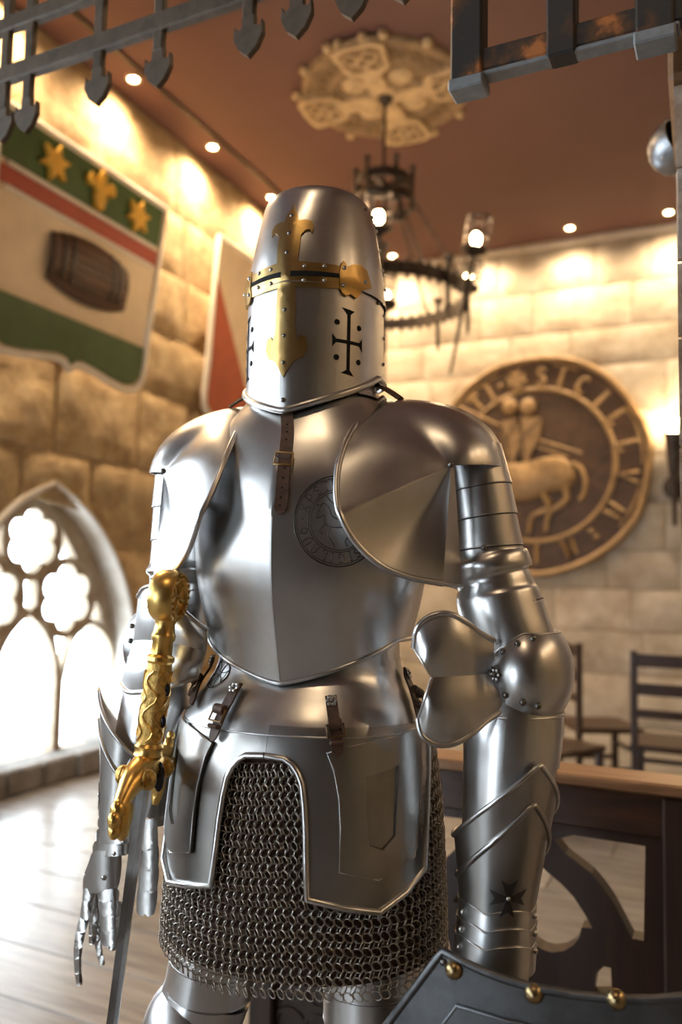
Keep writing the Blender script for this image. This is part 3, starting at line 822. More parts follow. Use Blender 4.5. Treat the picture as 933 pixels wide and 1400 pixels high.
for k in range(4):
    g = rfn(R0 + k * PI / 2)
    a = part('cross_arm', plate_holes(_arm, [], g, 0.055, 0.03), M['plaster'], rs, False)
    inn = scaled(_arm[3:10], 0.80, (.48, 0))
    link('panel', mk('panel', *plate_holes(inn, [], g, 0.004, 0.083), M['plaster_dk'], False), a)
    mb = MB()
    for (cx_, cy_) in ((.42, -.055), (.42, .055), (.53, -.065), (.53, .065), (.475, 0)):
        mb.tube([g(cx_ + .05 * math.cos(t), cy_ + .05 * math.sin(t), .091 + .008 * math.sin(3 * t)) for t in [2 * PI * i / 16 for i in range(16)]], .010, 5, closed=True)
    link('knotwork', mb.mesh('knotwork', M['plaster']), a)
    for sy in (-.20, -.12, 0.06, .20):
        link('bead', MB().ball(g(.655 - abs(sy) * .12, sy, .03), .036, 10, 6).mesh('bead', M['plaster']), a)
    g2 = rfn(R0 + PI / 4 + k * PI / 2)
    link('bead', MB().ball(g2(.64, 0, .03), .036, 10, 6).mesh('bead', M['plaster']), a)
    part('dome', (lambda b: (b.v, b.f))(MB().ball(g2(.245, 0, .03), .10, 14, 8, (1, 1, .45))), M['plaster'], rs)
    mb = MB()
    for j in range(5):
        an = R(-22 + j * 11)
        mb.tube([g2(.475 * math.cos(an) + .035 * math.cos(t), .475 * math.sin(an) + .035 * math.sin(t), .036) for t in [2 * PI * i / 12 for i in range(12)]], .009, 5, closed=True)
    part('border_scroll', (mb.v, mb.f), M['plaster_dk'], rs)

# ------------------------------------------------------------------ iron chandelier
M['bulb'] = plain('glowing_bulb', (1, .8, .5), 0.4, emit=(1.0, 0.70, 0.36), estr=60.0)
ch = tag(empty('chandelier', (_rc.x, _rc.y, ZC)), 'black wrought iron ring chandelier with torch lanterns hanging from the rosette', 'chandelier')
link('ceiling_cap', MB().lathe([(.055, -.07), (.055, -.09), (.03, -.12), (0, -.125)], n=16).mesh('ceiling_cap', M['iron']), ch)
ZU, ZR = 4.26 - ZC, 3.41 - ZC
RU, RG = 0.20, 0.62
def chain_links(a, b, mesh, parent, ln=0.055):
    a, b = V(a), V(b); d = b - a; n = max(2, int(d.length / ln)); q = d.to_track_quat('Z', 'Y').to_matrix()
    for i in range(n):
        rot = q @ Matrix.Rotation(PI / 2 * (i % 2), 3, 'Z')
        link('chain_link', mesh, parent, a + d * ((i + 0.5) / n), rot)
lk = MB().tube([(0.012 * math.cos(t), 0, 0.030 * math.sin(t)) for t in [2 * PI * i / 10 for i in range(10)]], .005, 5, closed=True).mesh('chain_link', M['iron'])
part('rod', tube_geo([(0, 0, -.11), (0, 0, ZU + .02)], .011, 6), M['iron'], ch)
def band(name, rad, z0, z1, th=0.012, n=48):
    rows = [[V((r_ * math.cos(2 * PI * i / n), r_ * math.sin(2 * PI * i / n), z)) for i in range(n)] for r_, z in ((rad, z0), (rad, z1), (rad - th, z1), (rad - th, z0), (rad, z0))]
    return part(name, grid_geo(rows, True), M['iron'], ch)
cu = band('upper_crown', RU, ZU - .02, ZU + .05)
cu2 = band('lower_crown', RU + .03, ZU - .17, ZU - .11)
part('cross_bar', (lambda b: (b.v, b.f))(MB().box((0, 0, ZU), (2 * RU, .022, .03)).box((0, 0, ZU), (.022, 2 * RU, .03))), M['iron'], ch, False)
for k in range(6):
    a = 2 * PI * k / 6 + 0.3; c, s = math.cos(a), math.sin(a)
    link('finial', MB().tube([(RU * c, RU * s, ZU - .20), ((RU + .01) * c, (RU + .01) * s, ZU + .10)], .016, 6).ball(((RU + .01) * c, (RU + .01) * s, ZU + .12), .026, 8, 6).mesh('finial', M['iron']), ch)
    chain_links((RU * 1.05 * c, RU * 1.05 * s, ZU - .12), (RG * c, RG * s, ZR + .05), lk, ch)
rg = band('main_ring', RG, ZR - .035, ZR + .045, 0.02, 64)
dent = MB().box((0, 0, 0), (.018, .022, .03)).mesh('dentil', M['iron'], False)
for k in range(48):
    a = 2 * PI * k / 48
    for z in (ZR + .058, ZR - .048):
        link('dentil', dent, rg, ((RG - .01) * math.cos(a), (RG - .01) * math.sin(a), z), (0, 0, a))
for k in range(8):
    a = 2 * PI * (k + .5) / 8; c, s = math.cos(a), math.sin(a)
    link('ring_spike', MB().tube([(RG * c, RG * s, ZR - .26), (RG * c, RG * s, ZR - .2), (RG * c, RG * s, ZR + .13)], [.008, .016, .02], 6).box((RG * c, RG * s, ZR + .14), (.06, .06, .03)).mesh('ring_spike', M['iron']), rg)
# torch lanterns: leaning stem through the ring, cup, cage with bulb
LAMP_W = 9.0
for k, a in enumerate([R(110 - 60 * j) for j in range(6)]):
    c, s = math.cos(a), math.sin(a)
    base = V(((RG - .03) * c, (RG - .03) * s, ZR - .48)); top = V(((RG + .10) * c, (RG + .10) * s, ZR + .16))
    d = (top - base).normalized(); q = d.to_track_quat('Z', 'Y').to_matrix()
    st = part('torch_stem', tube_geo([base, base + (top - base) * .55, top], [.010, .016, .022], 7), M['iron'], ch)
    link('cup', MB().lathe([(.02, 0), (.05, .02), (.085, .035), (.085, .05), (.05, .05), (0, .04)], top, 16, q).mesh('cup', M['iron']), st)
    mb = MB()
    for j in range(6):
        b = 2 * PI * j / 6
        mb.tube([top + q @ V((.078 * math.cos(b), .078 * math.sin(b), .04)), top + q @ V((.085 * math.cos(b), .085 * math.sin(b), .26))], .007, 5)
    for z in (.05, .15, .26): mb.tube([top + q @ V((.085 * math.cos(t_), .085 * math.sin(t_), z)) for t_ in [2 * PI * i / 18 for i in range(18)]], .010, 5, closed=True)
    link('cage', mb.mesh('cage', M['iron']), st)
    link('bulb', MB().ball(top + q @ V((0, 0, .12)), .034, 10, 8, (1, 1, 1.4)).mesh('bulb', M['bulb']), st)
    ld = bpy.data.lights.new('bulb_light', 'POINT'); ld.energy = LAMP_W; ld.color = WARM; ld.shadow_soft_size = .04
    lo = bpy.data.objects.new('bulb_light', ld); COL.objects.link(lo); lo.parent = ch; lo.location = top + q @ V((0, 0, .20))

# ------------------------------------------------------------------ wall torch on the back wall
_s = on_y(922, 600, YB - 0.16)
sc = tag(empty('wall_torch', (_s.x, YB - 0.03, _s.z)), 'dark iron wall torch with glowing bulb beside the round seal', 'wall lamp')
link('back_plate', MB().lathe([(0, .0), (.11, .0), (.12, .015), (.08, .03), (0, .035)], (0, 0, -.46), 18, Matrix.Rotation(PI / 2, 3, 'X')).mesh('back_plate', M['iron']), sc)
link('bracket', MB().tube([(0, 0, -.46), (0, -.13, -.45), (0, -.15, -.38)], .022, 7).mesh('bracket', M['iron']), sc)
link('torch_body', MB().lathe([(0, -.86), (.022, -.84), (.03, -.5), (.06, -.3), (.085, 0), (.095, .05), (.07, .05), (.05, .0), (0, 0)], (0, -.15, 0), 18).mesh('torch_body', M['iron']), sc)
link('bulb', MB().ball((0, -.15, .12), .06, 12, 8, (1, 1, 1.5)).mesh('bulb', M['bulb']), sc)
ld = bpy.data.lights.new('torch_light', 'POINT'); ld.energy = 14.0; ld.color = WARM; ld.shadow_soft_size = .07
lo = bpy.data.objects.new('torch_light', ld); COL.objects.link(lo); lo.parent = sc; lo.location = (0, -.17, .26)

# ------------------------------------------------------------------ portcullis overhead
M['gate'] = plain('flaking_gate_paint', (0.095, 0.070, 0.048), 0.55, metal_=0.25, var=0.4, nscale=25, bump=0.1)
def rusty():
    m, nt, b = node_mat('rust_patched_iron')
    vec = coords(nt); n1 = N(nt, 'ShaderNodeTexNoise', Scale=14.0, Detail=4.0, Roughness=0.55)
    nt.links.new(vec, n1.inputs['Vector'])
    nt.links.new(ramp(nt, n1.outputs['Fac'], [(0.50, (0.028, 0.026, 0.026)), (0.60, (0.10, 0.045, 0.02)), (0.68, (0.42, 0.15, 0.045))]), b.inputs['Base Color'])
    b.inputs['Roughness'].default_value = 0.5; b.inputs['Metallic'].default_value = 0.3
    return m
M['rust'] = rusty()
M['plate_grey'] = plain('grey_plate', (0.22, 0.235, 0.25), 0.5, metal_=0.4, var=0.2, nscale=40)
PA, PB = at_depth(0, 110, 2.07), at_depth(245, 20, 1.83)
PD = V((PB.x - PA.x, PB.y - PA.y, 0)).normalized(); PN = V((-PD.y, PD.x, 0))
PZ = (PA.z + PB.z) / 2
def on_gate(px, py):
    d = ray(px, py); t = (PA - CAM).dot(PN) / d.dot(PN); return CAM + d * t
prot = Matrix((PD, PN, V((0, 0, 1)))).transposed()
pc = tag(empty('portcullis', PA), 'dark iron portcullis with spear-pointed bars hanging overhead', 'portcullis')
_g0 = on_gate(-60, 130); 
for (zz, x0, x1, w_) in ((PZ, -.30, .95, .044), (on_gate(0, 40).z, -.30, .95, .040), (PZ + .62, -.30, .95, .044)):
    link('rail', MB().cbox(PD * ((x0 + x1) / 2) + V((0, 0, zz - PA.z)), (x1 - x0, .026, w_), .004, prot).mesh('rail', M['gate'], False), pc)
TIPS = [(-30, 215), (3, 196), (36, 183), (133, 145), (216, 121), (340, 79), (406, 53), (482, 28), (552, 5)]
tipo = [(-.034, .075), (-.030, .060), (-.015, .066), (-.015, .09), (.015, .09), (.015, .066), (.030, .060), (.034, .075), (.036, .045), (.022, .018), (0, 0), (-.022, .018), (-.036, .045)]
tipm = mk('spear_tip', *plate_holes(tipo, [], lambda u, v, h: prot @ V((u, h - .007, v)), .014), M['gate'], False)
for (tx, ty) in TIPS:
    p = on_gate(tx, ty) - PA
    b = link('bar', MB().cbox(p + V((0, 0, .085 + .50)) , (.028, .018, 1.0), .003, prot).mesh('bar', M['gate'], False), pc)
    link('spear_tip', tipm, b, p)
for x_ in (.0, .80):
    p = PD * x_ + V((0, 0, PZ + .63 - PA.z)); chain_links(p, p + V((0, 0, ZC - PZ - .63)), lk, pc)
# heavy riveted frame at the right of the portcullis
gf = tag(empty('gate_frame', on_gate(655, 105)), 'heavy black gate frame with orange rust patches beside the pillar', 'gate')
q0, q1 = on_gate(640, 108), on_gate(900, 35)
def gl(p): return p - gf.location
zf = (on_gate(660, 100).z + on_gate(895, 32).z) / 2
for px, w_ in ((642, .060), (770, .050), (897, .060)):
    p = gl(on_gate(px, 60)); p.z = zf - gf.location.z
    st = link('upright', MB().cbox(p + V((0, 0, .45)), (w_, .045, .94), .004, prot).mesh('upright', M['rust'], False), gf)
    if px != 770:
        link('foot_plate', MB().cbox(p + V((0, 0, -.028)), (w_ + .006, .052, .022), .003, prot).mesh('foot_plate', M['plate_grey'], False), st)
a, b = gl(on_gate(640, 90)), gl(on_gate(935, 30)); mid = (a + b) / 2; mid.z = zf - gf.location.z + .012
link('bottom_rail', MB().cbox(mid, ((V((b.x, b.y, 0)) - V((a.x, a.y, 0))).length, .030, .044), .004, prot).mesh('bottom_rail', M['rust'], False), gf)
link('edge_strip', MB().cbox(mid + V((0, 0, -.027)), ((V((b.x, b.y, 0)) - V((a.x, a.y, 0))).length - .01, .034, .008), .002, prot).mesh('edge_strip', M['plate_grey'], False), gf)
link('top_rail', MB().cbox(mid + V((0, 0, .86)), ((V((b.x, b.y, 0)) - V((a.x, a.y, 0))).length, .040, .06), .004, prot).mesh('top_rail', M['rust'], False), gf)

# ------------------------------------------------------------------ stone pillar at the right
M['pillar'] = stone('rough_pillar_stone', (0.30, 0.17, 0.10), (0.50, 0.36, 0.26), (0.70, 0.60, 0.50), 14.0, 0.9, 0.02)
pe = at_depth(922, 300, 1.52)
pl = tag(empty('stone_pillar', (pe.x, pe.y, 0)), 'rough pale stone pillar with timber head beside the gate frame', 'pillar')
ang = R(1.0)
pr = Matrix.Rotation(ang, 3, 'Z')
PWD = 0.42
link('core', MB().box(pr @ V((PWD / 2 + .02, 0.18, 1.17)), (PWD - .04, .34, 2.34), pr).mesh('core', M['mortar'], False), pl)
rd = random.Random(9); z = 0.0
while z < 2.32:
    h = min(rd.uniform(.14, .24), 2.34 - z)
    for face in (0, 1):
        if face == 0: stone_block(0, PWD, z, z + h, lambda u, v, d: pr @ V((u, .012 - d, v)), pl, M['pillar'], .016, .012, .008)
        else: stone_block(0, .36, z, z + h, lambda u, v, d: pr @ V((.022 - d, .36 - u, v)), pl, M['pillar'], .016, .014, .008)
    z += h
link('timber_head', MB().cbox(pr @ V((PWD / 2, .18, 2.34 + (ZC - 2.34) / 2)), (PWD + .015, .38, ZC - 2.34), .01, pr).mesh('timber_head', M['rail_wood'], False), pl)
# steel bowl behind the pillar
M['bowl'] = metal('grey_bowl_steel', (0.30, 0.31, 0.33), 0.4, nscale=20, bump=0.02)
bp = at_depth(927, 200, 2.05)
bo = tag(empty('steel_bowl_lamp', bp), 'round grey steel bowl lamp on a bracket behind the stone pillar', 'lamp')
tl = (_r0 * .55 - _f * .80 + V((0, 0, 1)) * .34).to_track_quat('Z', 'Y').to_matrix()
link('bowl', MB().lathe([(0, -.070), (.025, -.067), (.046, -.055), (.061, -.035), (.068, -.010), (.069, .012), (.065, .013), (.063, -.010), (.056, -.033), (.041, -.050), (0, -.062)], (0, 0, 0), 28, tl).mesh('bowl', M['bowl']), bo)
link('lining', MB().lathe([(.0635, .011), (.0615, -.010), (.0545, -.033), (.039, -.049), (0, -.060)], (0, 0, 0), 28, tl).mesh('lining', M['black']), bo)  # black inner skin, makes the inside of the bowl dark
link('rivet', MB().ball(tl @ V((-.052, -.038, -.018)), .005, 8, 6).mesh('rivet', M['steel_trim']), bo)
link('bracket', MB().tube([tl @ V((0, 0, -.064)), (pe.x + .10 - bp.x, pe.y + .44 - bp.y, -.07), (pe.x + .14 - bp.x, pe.y + .30 - bp.y, -.07)], .012, 8).mesh('bracket', M['iron']), bo)

# ------------------------------------------------------------------ carved partition behind the armour
b0, b1 = on_z(755, 1051, .95), on_z(928, 1080, .95)
PY = (b0.y + b1.y) / 2
PX0, PX1 = on_y(352, 1100, PY).x, PX_R if 'PX_R' in globals() else 0.75
bn = tag(empty('carved_partition', (0, PY, 0)), 'dark carved wooden partition with pierced gothic arches behind the armour', 'partition')
ZT = .95
link('top_rail', MB().cbox(((PX0 + PX1) / 2, .055, ZT - .012), (PX1 - PX0 + .04, .12, .028), .005).mesh('top_rail', M['rail_wood'], False), bn)
link('upper_board', MB().cbox(((PX0 + PX1) / 2, .05, ZT - .075), (PX1 - PX0, .07, .096), .004).mesh('upper_board', M['dark_wood'], False), bn)
def bp2(px, py):
    p = on_y(px, py, PY + .03); return (p.x, p.z)
sp = [bp2(*q) for q in ((759, 1147), (785, 1141), (883, 1156), (881, 1285), (865, 1282), (852, 1257), (839, 1232), (825, 1212), (810, 1194), (792, 1180), (774, 1166))]
axis_x = on_y(712, 1230, PY + .03).x
ar_r = [bp2(*q) for q in ((750, 1192), (768, 1207), (785, 1225), (800, 1248), (811, 1268), (796, 1267), (793, 1280), (785, 1291), (772, 1299), (755, 1301), (742, 1297), (731, 1290))]
low = [bp2(*q) for q in ((816, 1330), (826, 1320), (836, 1322), (838, 1360), (812, 1360))]
mir = lambda L: [(2 * axis_x - x, z) for x, z in reversed(L)]
bot = min(z for x, z in ar_r)
arch = ar_r + [(axis_x, bot - .03)] + mir(ar_r) + [(axis_x, ar_r[0][1] + .05)]
span = abs(sp[2][0] - axis_x) * 2 + 0.10
holes0 = [sp, mir(sp), arch, low, mir(low)]
def shift(L, d): return [(x + d, z) for x, z in L]
lo_x = min(x for L in holes0 for x, z in L); hi_x = max(x for L in holes0 for x, z in L)
cell0, cell1 = lo_x - .045, hi_x + .045
pan_x0 = cell0 if cell0 < PX0 + .3 else PX0
def panel(dx, x0, x1):
    hs = [shift(L, dx) for L in holes0]
    return link('pierced_panel', mk('pierced_panel', *plate_holes([(x0, .10), (x1, .10), (x1, ZT - .12), (x0, ZT - .12)], hs, lambda u, v, h: V((u, .075 - h, v)), .05), M['dark_wood_v'], False), bn)
cw = cell1 - cell0
panel(0, cell0, cell1)
panel(cw + .06, cell1 + .06, cell1 + .06 + cw)
link('carved_panel', MB().cbox(((PX0 + .04 + cell0 - .06) / 2, .05, .46), (cell0 - .06 - PX0 - .04, .03, .74), .004).mesh('carved_panel', M['dark_wood_v'], False), bn)
mb = MB()
for j in range(5):
    for k in range(3):
        cx_ = lerp(PX0 + .10, cell0 - .12, k / 2); cz_ = .18 + .14 * j
        mb.tube([(cx_ + .05 * math.cos(t), .036, cz_ + .06 * math.sin(t)) for t in [2 * PI * i / 14 for i in range(14)]], .008, 5, True)
link('carving', mb.mesh('carving', M['dark_wood']), bn)
for x in (PX0 + .02, cell0 - .03, cell1 + .03, cell1 + .09 + cw):
    link('post', MB().cbox((x, .05, (ZT - .03) / 2), (.075, .085, ZT - .03), .006).mesh('post', M['dark_wood_v'], False), bn)
link('plinth_board', MB().cbox(((PX0 + cell1 + .06 + cw) / 2, .05, .055), (cell1 - PX0 + cw + .06, .07, .11), .006).mesh('plinth_board', M['dark_wood'], False), bn)

# ------------------------------------------------------------------ dark ladder-back chairs by the back wall
def chair_parts():
    L = []
    for sx in (-1, 1):
        L.append(('back_post', MB().cbox((sx * .20, .20, .50), (.040, .036, 1.0), .005)))
        L.append(('leg', MB().cbox((sx * .20, -.19, .215), (.040, .040, .43), .005)))
        L.append(('side_stretcher', MB().cbox((sx * .20, 0, .20), (.022, .36, .03), .004)))
    for z, h in ((.945, .075), (.78, .07), (.64, .05)):
        L.append(('back_rail', MB().cbox((0, .20, z), (.37, .022, h), .005)))
    L.append(('seat', MB().cbox((0, 0, .445), (.46, .44, .035), .008)))
    L.append(('front_stretcher', MB().cbox((0, -.19, .30), (.37, .022, .03), .004)))
    L.append(('rear_stretcher', MB().cbox((0, .20, .27), (.37, .022, .03), .004)))
    return [(n, b.mesh(n, M['dark_wood'], False)) for n, b in L]
CP = chair_parts()
def chair(p, rz, label):
    t = tag(empty('ladder_back_chair', (p.x, p.y, 0), rz), label, 'chair', 'dark wooden chairs by the back wall')
    for n, m in CP: link(n, m, t)
def on_floor_depth(px, dep): p = at_depth(px, 900, dep); return V((p.x, p.y, 0))
chair(on_floor_depth(920, 4.9), R(180), 'dark ladder-back chair facing the pale stone wall by the pillar')
chair(on_floor_depth(818, 5.5), R(118), 'dark ladder-back chair turned sideways under the round seal')
chair(on_floor_depth(752, 4.8), R(150), 'dark ladder-back chair right behind the armoured elbow')
# ------------------------------------------------------------------ suit of armour: frame and pixel helpers
PLZ = 0.13                                            # plinth height
KPHI = R(7.5)                                         # the figure is turned a little towards the camera
_ka = at_depth(428, 700, 1.40)
KO = V((_ka.x, _ka.y, 0.0))
KR = Matrix.Rotation(KPHI, 3, 'Z'); KRi = KR.transposed()
CK = KRi @ (CAM - KO)                                 # camera seen from the figure
def kray(px, py): return KRi @ ray(px, py)
def KP(px, py, y):
    d = kray(px, py); return CK + d * ((y - CK.y) / d.y)
def kdepth(p): return (KR @ V(p) + KO - CAM).dot(_f)
def kproj(p): return proj(KR @ V(p) + KO)
arm_root = tag(empty('suit_of_armor', KO, KPHI), 'full suit of polished plate armour with great helm and mail skirt', 'suit of armour')
pth = tag(empty('plinth', KO, KPHI), 'low dark wooden plinth under the suit of armour', 'plinth')
link('slab', MB().cbox((0.02, 0.02, PLZ / 2), (0.86, 0.70, PLZ), .012).mesh('slab', M['dark_wood'], False), pth)
def ap(name, geo, mat=None, parent=None, angle=75, smooth=True):
    return part(name, geo, mat or M['steel'], parent or arm_root, smooth, angle)
_rm = {}
def rivet(p, n, size, parent, mat='rivet', name='rivet'):
    key = (round(size, 4), mat)
    if key not in _rm:
        _rm[key] = MB().lathe([(1.0, -0.2), (1.0, 0.05), (.85, .45), (.5, .72), (0, .82)], n=10).mesh('rivet', M[mat])
        for v in _rm[key].vertices: v.co *= size
    q = V(n).to_track_quat('Z', 'Y').to_matrix()
    return link(name, _rm[key], parent, V(p), q)
_fm = {}
def flower(p, n, size, parent):
    if 'f' not in _fm:
        mb = MB()
        for k in range(6):
            a = 2 * PI * k / 6; mb.ball((.62 * math.cos(a), .62 * math.sin(a), .16), .34, 8, 5, (1, 1, .6))
        mb.ball((0, 0, .30), .26, 8, 5)
        _fm['f'] = mb.mesh('flower_rivet', M['rivet_hi'])
    o = link('flower_rivet', _fm['f'], parent, V(p), V(n).to_track_quat('Z', 'Y').to_matrix())
    o.scale = (size, size, size); return o
M['rivet_hi'] = metal('pewter_rivet', (0.52, 0.51, 0.50), 0.32, nscale=60, bump=0.0)

class Loft:
    """star-shaped closed surface r(theta, z); theta = 0 faces front (-y), +90 deg = +x"""
    def __init__(s, keys, n=2.3, keel=0.0, kw=0.5, cy=0.0):
        s.k = keys; s.n = n; s.keel = keel; s.kw = kw; s.cy = cy
    def r(s, t, z):
        q = keyed(s.k, z); a, bf, bb = q[0], q[1], q[2]
        t = (t + PI) % (2 * PI) - PI
        c, sn = math.cos(t), abs(math.sin(t)); b = bf if c > 0 else bb
        r_ = ((sn / a) ** s.n + (abs(c) / b) ** s.n) ** (-1 / s.n)
        kk = q[3] if len(q) > 3 else s.keel
        if kk and abs(t) < s.kw: r_ += kk * (1 - abs(t) / s.kw) ** 1.6
        return r_
    def p(s, t, z, h=0.0):
        r_ = s.r(t, z) + h
        return V((r_ * math.sin(t), s.cy - r_ * math.cos(t), z))
    def nrm(s, t, z):
        e = 1e-3
        a = s.p(t + e, z) - s.p(t - e, z); b = s.p(t, z + e) - s.p(t, z - e)
        return a.cross(b).normalized()
    def po(s, t, z, h): return s.p(t, z) + s.nrm(t, z) * h
    def hit(s, px, py, tmin=0.8, tmax=2.2):
        d = kray(px, py); prev = None; k = 0; best = None
        N_ = 240
        for i in range(N_ + 1):
            t = lerp(tmin, tmax, i / N_); q = CK + d * t
            g = math.hypot(q.x, q.y - s.cy) - s.r(math.atan2(q.x, -(q.y - s.cy)), q.z)
            if best is None or g < best[0]: best = (g, t)
            if g < 0:
                lo, hi = lerp(tmin, tmax, (i - 1) / N_), t
                for _ in range(30):
                    m = (lo + hi) / 2; q = CK + d * m
                    g = math.hypot(q.x, q.y - s.cy) - s.r(math.atan2(q.x, -(q.y - s.cy)), q.z)
                    if g < 0: hi = m
                    else: lo = m
                q = CK + d * hi
                return (math.atan2(q.x, -(q.y - s.cy)), q.z)
        q = CK + d * best[1]                                      # just past the outline: nearest pass
        return (math.atan2(q.x, -(q.y - s.cy)), q.z)
    def patch(s, t0, t1, z0, z1, nu, nv, h=0.0, closed=False):
        """z0, z1 may be functions of theta"""
        rows = []
        f0 = z0 if callable(z0) else (lambda t: z0); f1 = z1 if callable(z1) else (lambda t: z1)
        for j in range(nv + 1):
            rows.append([s.p(lerp(t0, t1, i / nu), lerp(f0(lerp(t0, t1, i / nu)), f1(lerp(t0, t1, i / nu)), j / nv), h) for i in range(nu if closed else nu + 1)])
        return grid_geo(rows, closed)
    def plate(s, outl, th, step=.012, base=0.0, rs=0.15):
        """outline in (theta, z); rs scales theta to metres for the cutting grid"""
        o = [(t * rs, z) for t, z in outl]
        return plate_geo(o, lambda u, v, h: s.po(u / rs, v, h), th, step, base)
    def path(s, pts, h=0.0, per=6, closed=False):
        q = cat([(t, z, 0) for t, z in pts], per, closed) if per else [V((t, z, 0)) for t, z in pts]
        return [s.po(a.x, a.y, h) for a in q]
def mirror_t(L): return [(-t, z) for t, z in reversed(L)]
def limb_path(L, per=5):
    """L = [(px centre, py, y plane, px width)] -> points and radii"""
    pts = [KP(a, b, y) for a, b, y, w in L]; rad = [w / 2 * kdepth(p) / F_PX for p, (a, b, y, w) in zip(pts, L)]
    P = cat(pts, per); Q = cat([(r_, 0, 0) for r_ in rad], per)
    return P, [q.x for q in Q]
def limb(name, L, mat=None, parent=None, n=28, per=5, caps=False):
    P, Q = limb_path(L, per)
    return ap(name, tube_geo(P, Q, n, False, caps), mat, parent, 50)
# ------------------------------------------------------------------ great helm
helm_lo = Loft([(1.60, .112, .126, .118), (1.70, .114, .128, .118), (1.80, .115, .128, .118), (1.90, .114, .126, .117)], n=2.15, keel=.010, kw=.55)
helm_up = Loft([(1.86, .1155, .128, .119, .010), (1.92, .109, .121, .113, .009), (1.97, .101, .111, .105, .007), (2.005, .0945, .103, .098, .003), (2.026, .0895, .098, .093, .0), (2.038, .084, .092, .088, 0), (2.0455, .074, .081, .077, 0), (2.0485, .055, .060, .057, 0)], n=2.1, kw=.55)
_lowF = helm_lo.hit(388, 562)[1]; _lowS = helm_lo.hit(500, 536)[1]
ZB = helm_lo.hit(388.5, 384)[1]                          # eye-slit line
def helm_bottom(t):
    t = abs((t + PI) % (2 * PI) - PI)
    return _lowF + .075 * min(1.0, (t / 1.5)) ** 1.15 if t < 1.5 else _lowF + .075
helmet = empty('helmet', (0, 0, 0)); helmet.parent = arm_root
vs, fs = helm_lo.patch(-PI, PI, helm_bottom, ZB + .01, 72, 14, 0, True)
ap('lower_bowl', thicken(vs, fs, .002), M['steel'], helmet, 30)
vs, fs = helm_up.patch(-PI, PI, ZB - .004, 2.0485, 72, 40, 0.0035, True)
mb = MB().add(vs, fs); n0 = len(mb.v); mb.f.append(tuple(range(n0 - 72, n0)))
ap('upper_bowl', (mb.v, mb.f), M['steel'], helmet, 40)
ap('bottom_roll', tube_geo([helm_lo.p(t, helm_bottom(t), .002) for t in [-PI + 2 * PI * i / 72 for i in range(72)]], .0055, 8, True), M['steel_trim'], helmet)
HB = Loft([(k[0], k[1] + .0005, k[2] + .0005, k[3] + .0005) for k in helm_lo.k], n=2.15, keel=.010, kw=.55)
HD = .036                                              # the helm looks a touch further aside than the body
helmet.rotation_euler = (0, 0, -HD)
class HelmSkin:
    """outer skin of the helm: upper bowl above the slit line, lower below"""
    def po(s, t, z, h):
        w = min(1, max(0, (z - (ZB - .006)) / .012))
        a = helm_lo.po(t, min(z, 1.9), h); b = helm_up.po(t, max(z, 1.86), h + .0035)
        return a * (1 - w) + b * w
    def nrm(s, t, z): return helm_up.nrm(t, z) if z > ZB else helm_lo.nrm(t, z)
    def hit(s, px, py):
        q = helm_up.hit(px, py)
        if q[1] <= ZB: q = helm_lo.hit(px, py)
        return (q[0] + HD, q[1])
HS = HelmSkin()
def hplate(name, outl, th, mat, parent, step=.009, base=.0006):
    rs = .12; o = [(t * rs, z) for t, z in outl]
    return ap(name, plate_geo(o, lambda u, v, h: HS.po(u / rs, v, h), th, step, base), mat, parent, 35)
def sym(R_): return R_ + [(-t, z) for t, z in reversed(R_) if abs(t) > 1e-4]
hh = lambda L: [HS.hit(*q) for q in L]
brass_r = [(0.0, HS.hit(397, 284)[1])] + hh([(404, 288), (408, 296), (409, 304), (418, 303), (426.5, 305), (429, 312), (427, 320), (424, 316), (418, 317), (412, 323), (410, 340), (407, 359), (419, 360), (431, 361), (448, 363), (465, 366), (463, 375)])
brass_r2 = hh([(463, 388), (464, 395), (447, 394), (431, 393), (418, 392.5), (404, 392), (404, 420), (404, 454), (408, 464), (411, 458), (418.5, 461), (420.7, 476), (414.5, 488), (402.4, 493), (395, 503)]) + [(0.0, HS.hit(387.7, 516)[1])]
cross = hplate('brass_cross', sym(brass_r + brass_r2), .0022, M['brass'], helmet)
fl_r = hh([(462, 375), (464, 367), (467, 359), (470, 362), (472, 367), (480, 364), (489.5, 364.6), (497.6, 372.6), (501, 384), (503.5, 396), (497, 397), (492, 399), (490, 405), (486, 409), (479, 403), (472, 405), (467, 401), (463, 392)])
hplate('brass_fleur_end', fl_r, .003, M['brass'], helmet, .009, .0015)
hplate('brass_fleur_end', mirror_t(fl_r), .003, M['brass'], helmet, .009, .0015)
sl = hh([(394, 373), (410, 372.5), (430, 373), (455, 375.5), (480, 379.5), (481, 385), (455, 381.5), (430, 379.5), (410, 379), (394, 380)])
sl = [(.050, sl[0][1])] + sl[1:-1] + [(.050, sl[-1][1])]
hplate('eye_slit_inlay', sl, .0012, M['black'], helmet, .009, .0022)  # black inlay on the skin, painted for the dark of the slit
hplate('eye_slit_inlay', mirror_t(sl), .0012, M['black'], helmet, .009, .0022)
for L in ([(397, 299), (391.5, 323), (389, 349)], [(386, 425), (386, 460), (386, 496.5)]):
    for px, py in L:
        z = HS.hit(px, py)[1]; rivet(HS.po(0, z, .002), HS.nrm(.02, z) * .5 + HS.nrm(-.02, z) * .5, .0036, helmet)
for px, py in ((416.5, 366), (443, 366), (468.5, 369), (415.5, 384), (443, 384.5), (468.5, 391), (495.5, 388)):
    t, z = HS.hit(px, py)
    for s in (1, -1): rivet(HS.po(s * t, z, .0048 if px > 464 else .0028), HS.nrm(s * t, z), .0036, helmet, 'rivet_hi')
z = helm_lo.hit(387, 547)[1]; rivet(helm_lo.po(0, z, .0), V((0, -1, 0)), .0042, helmet)
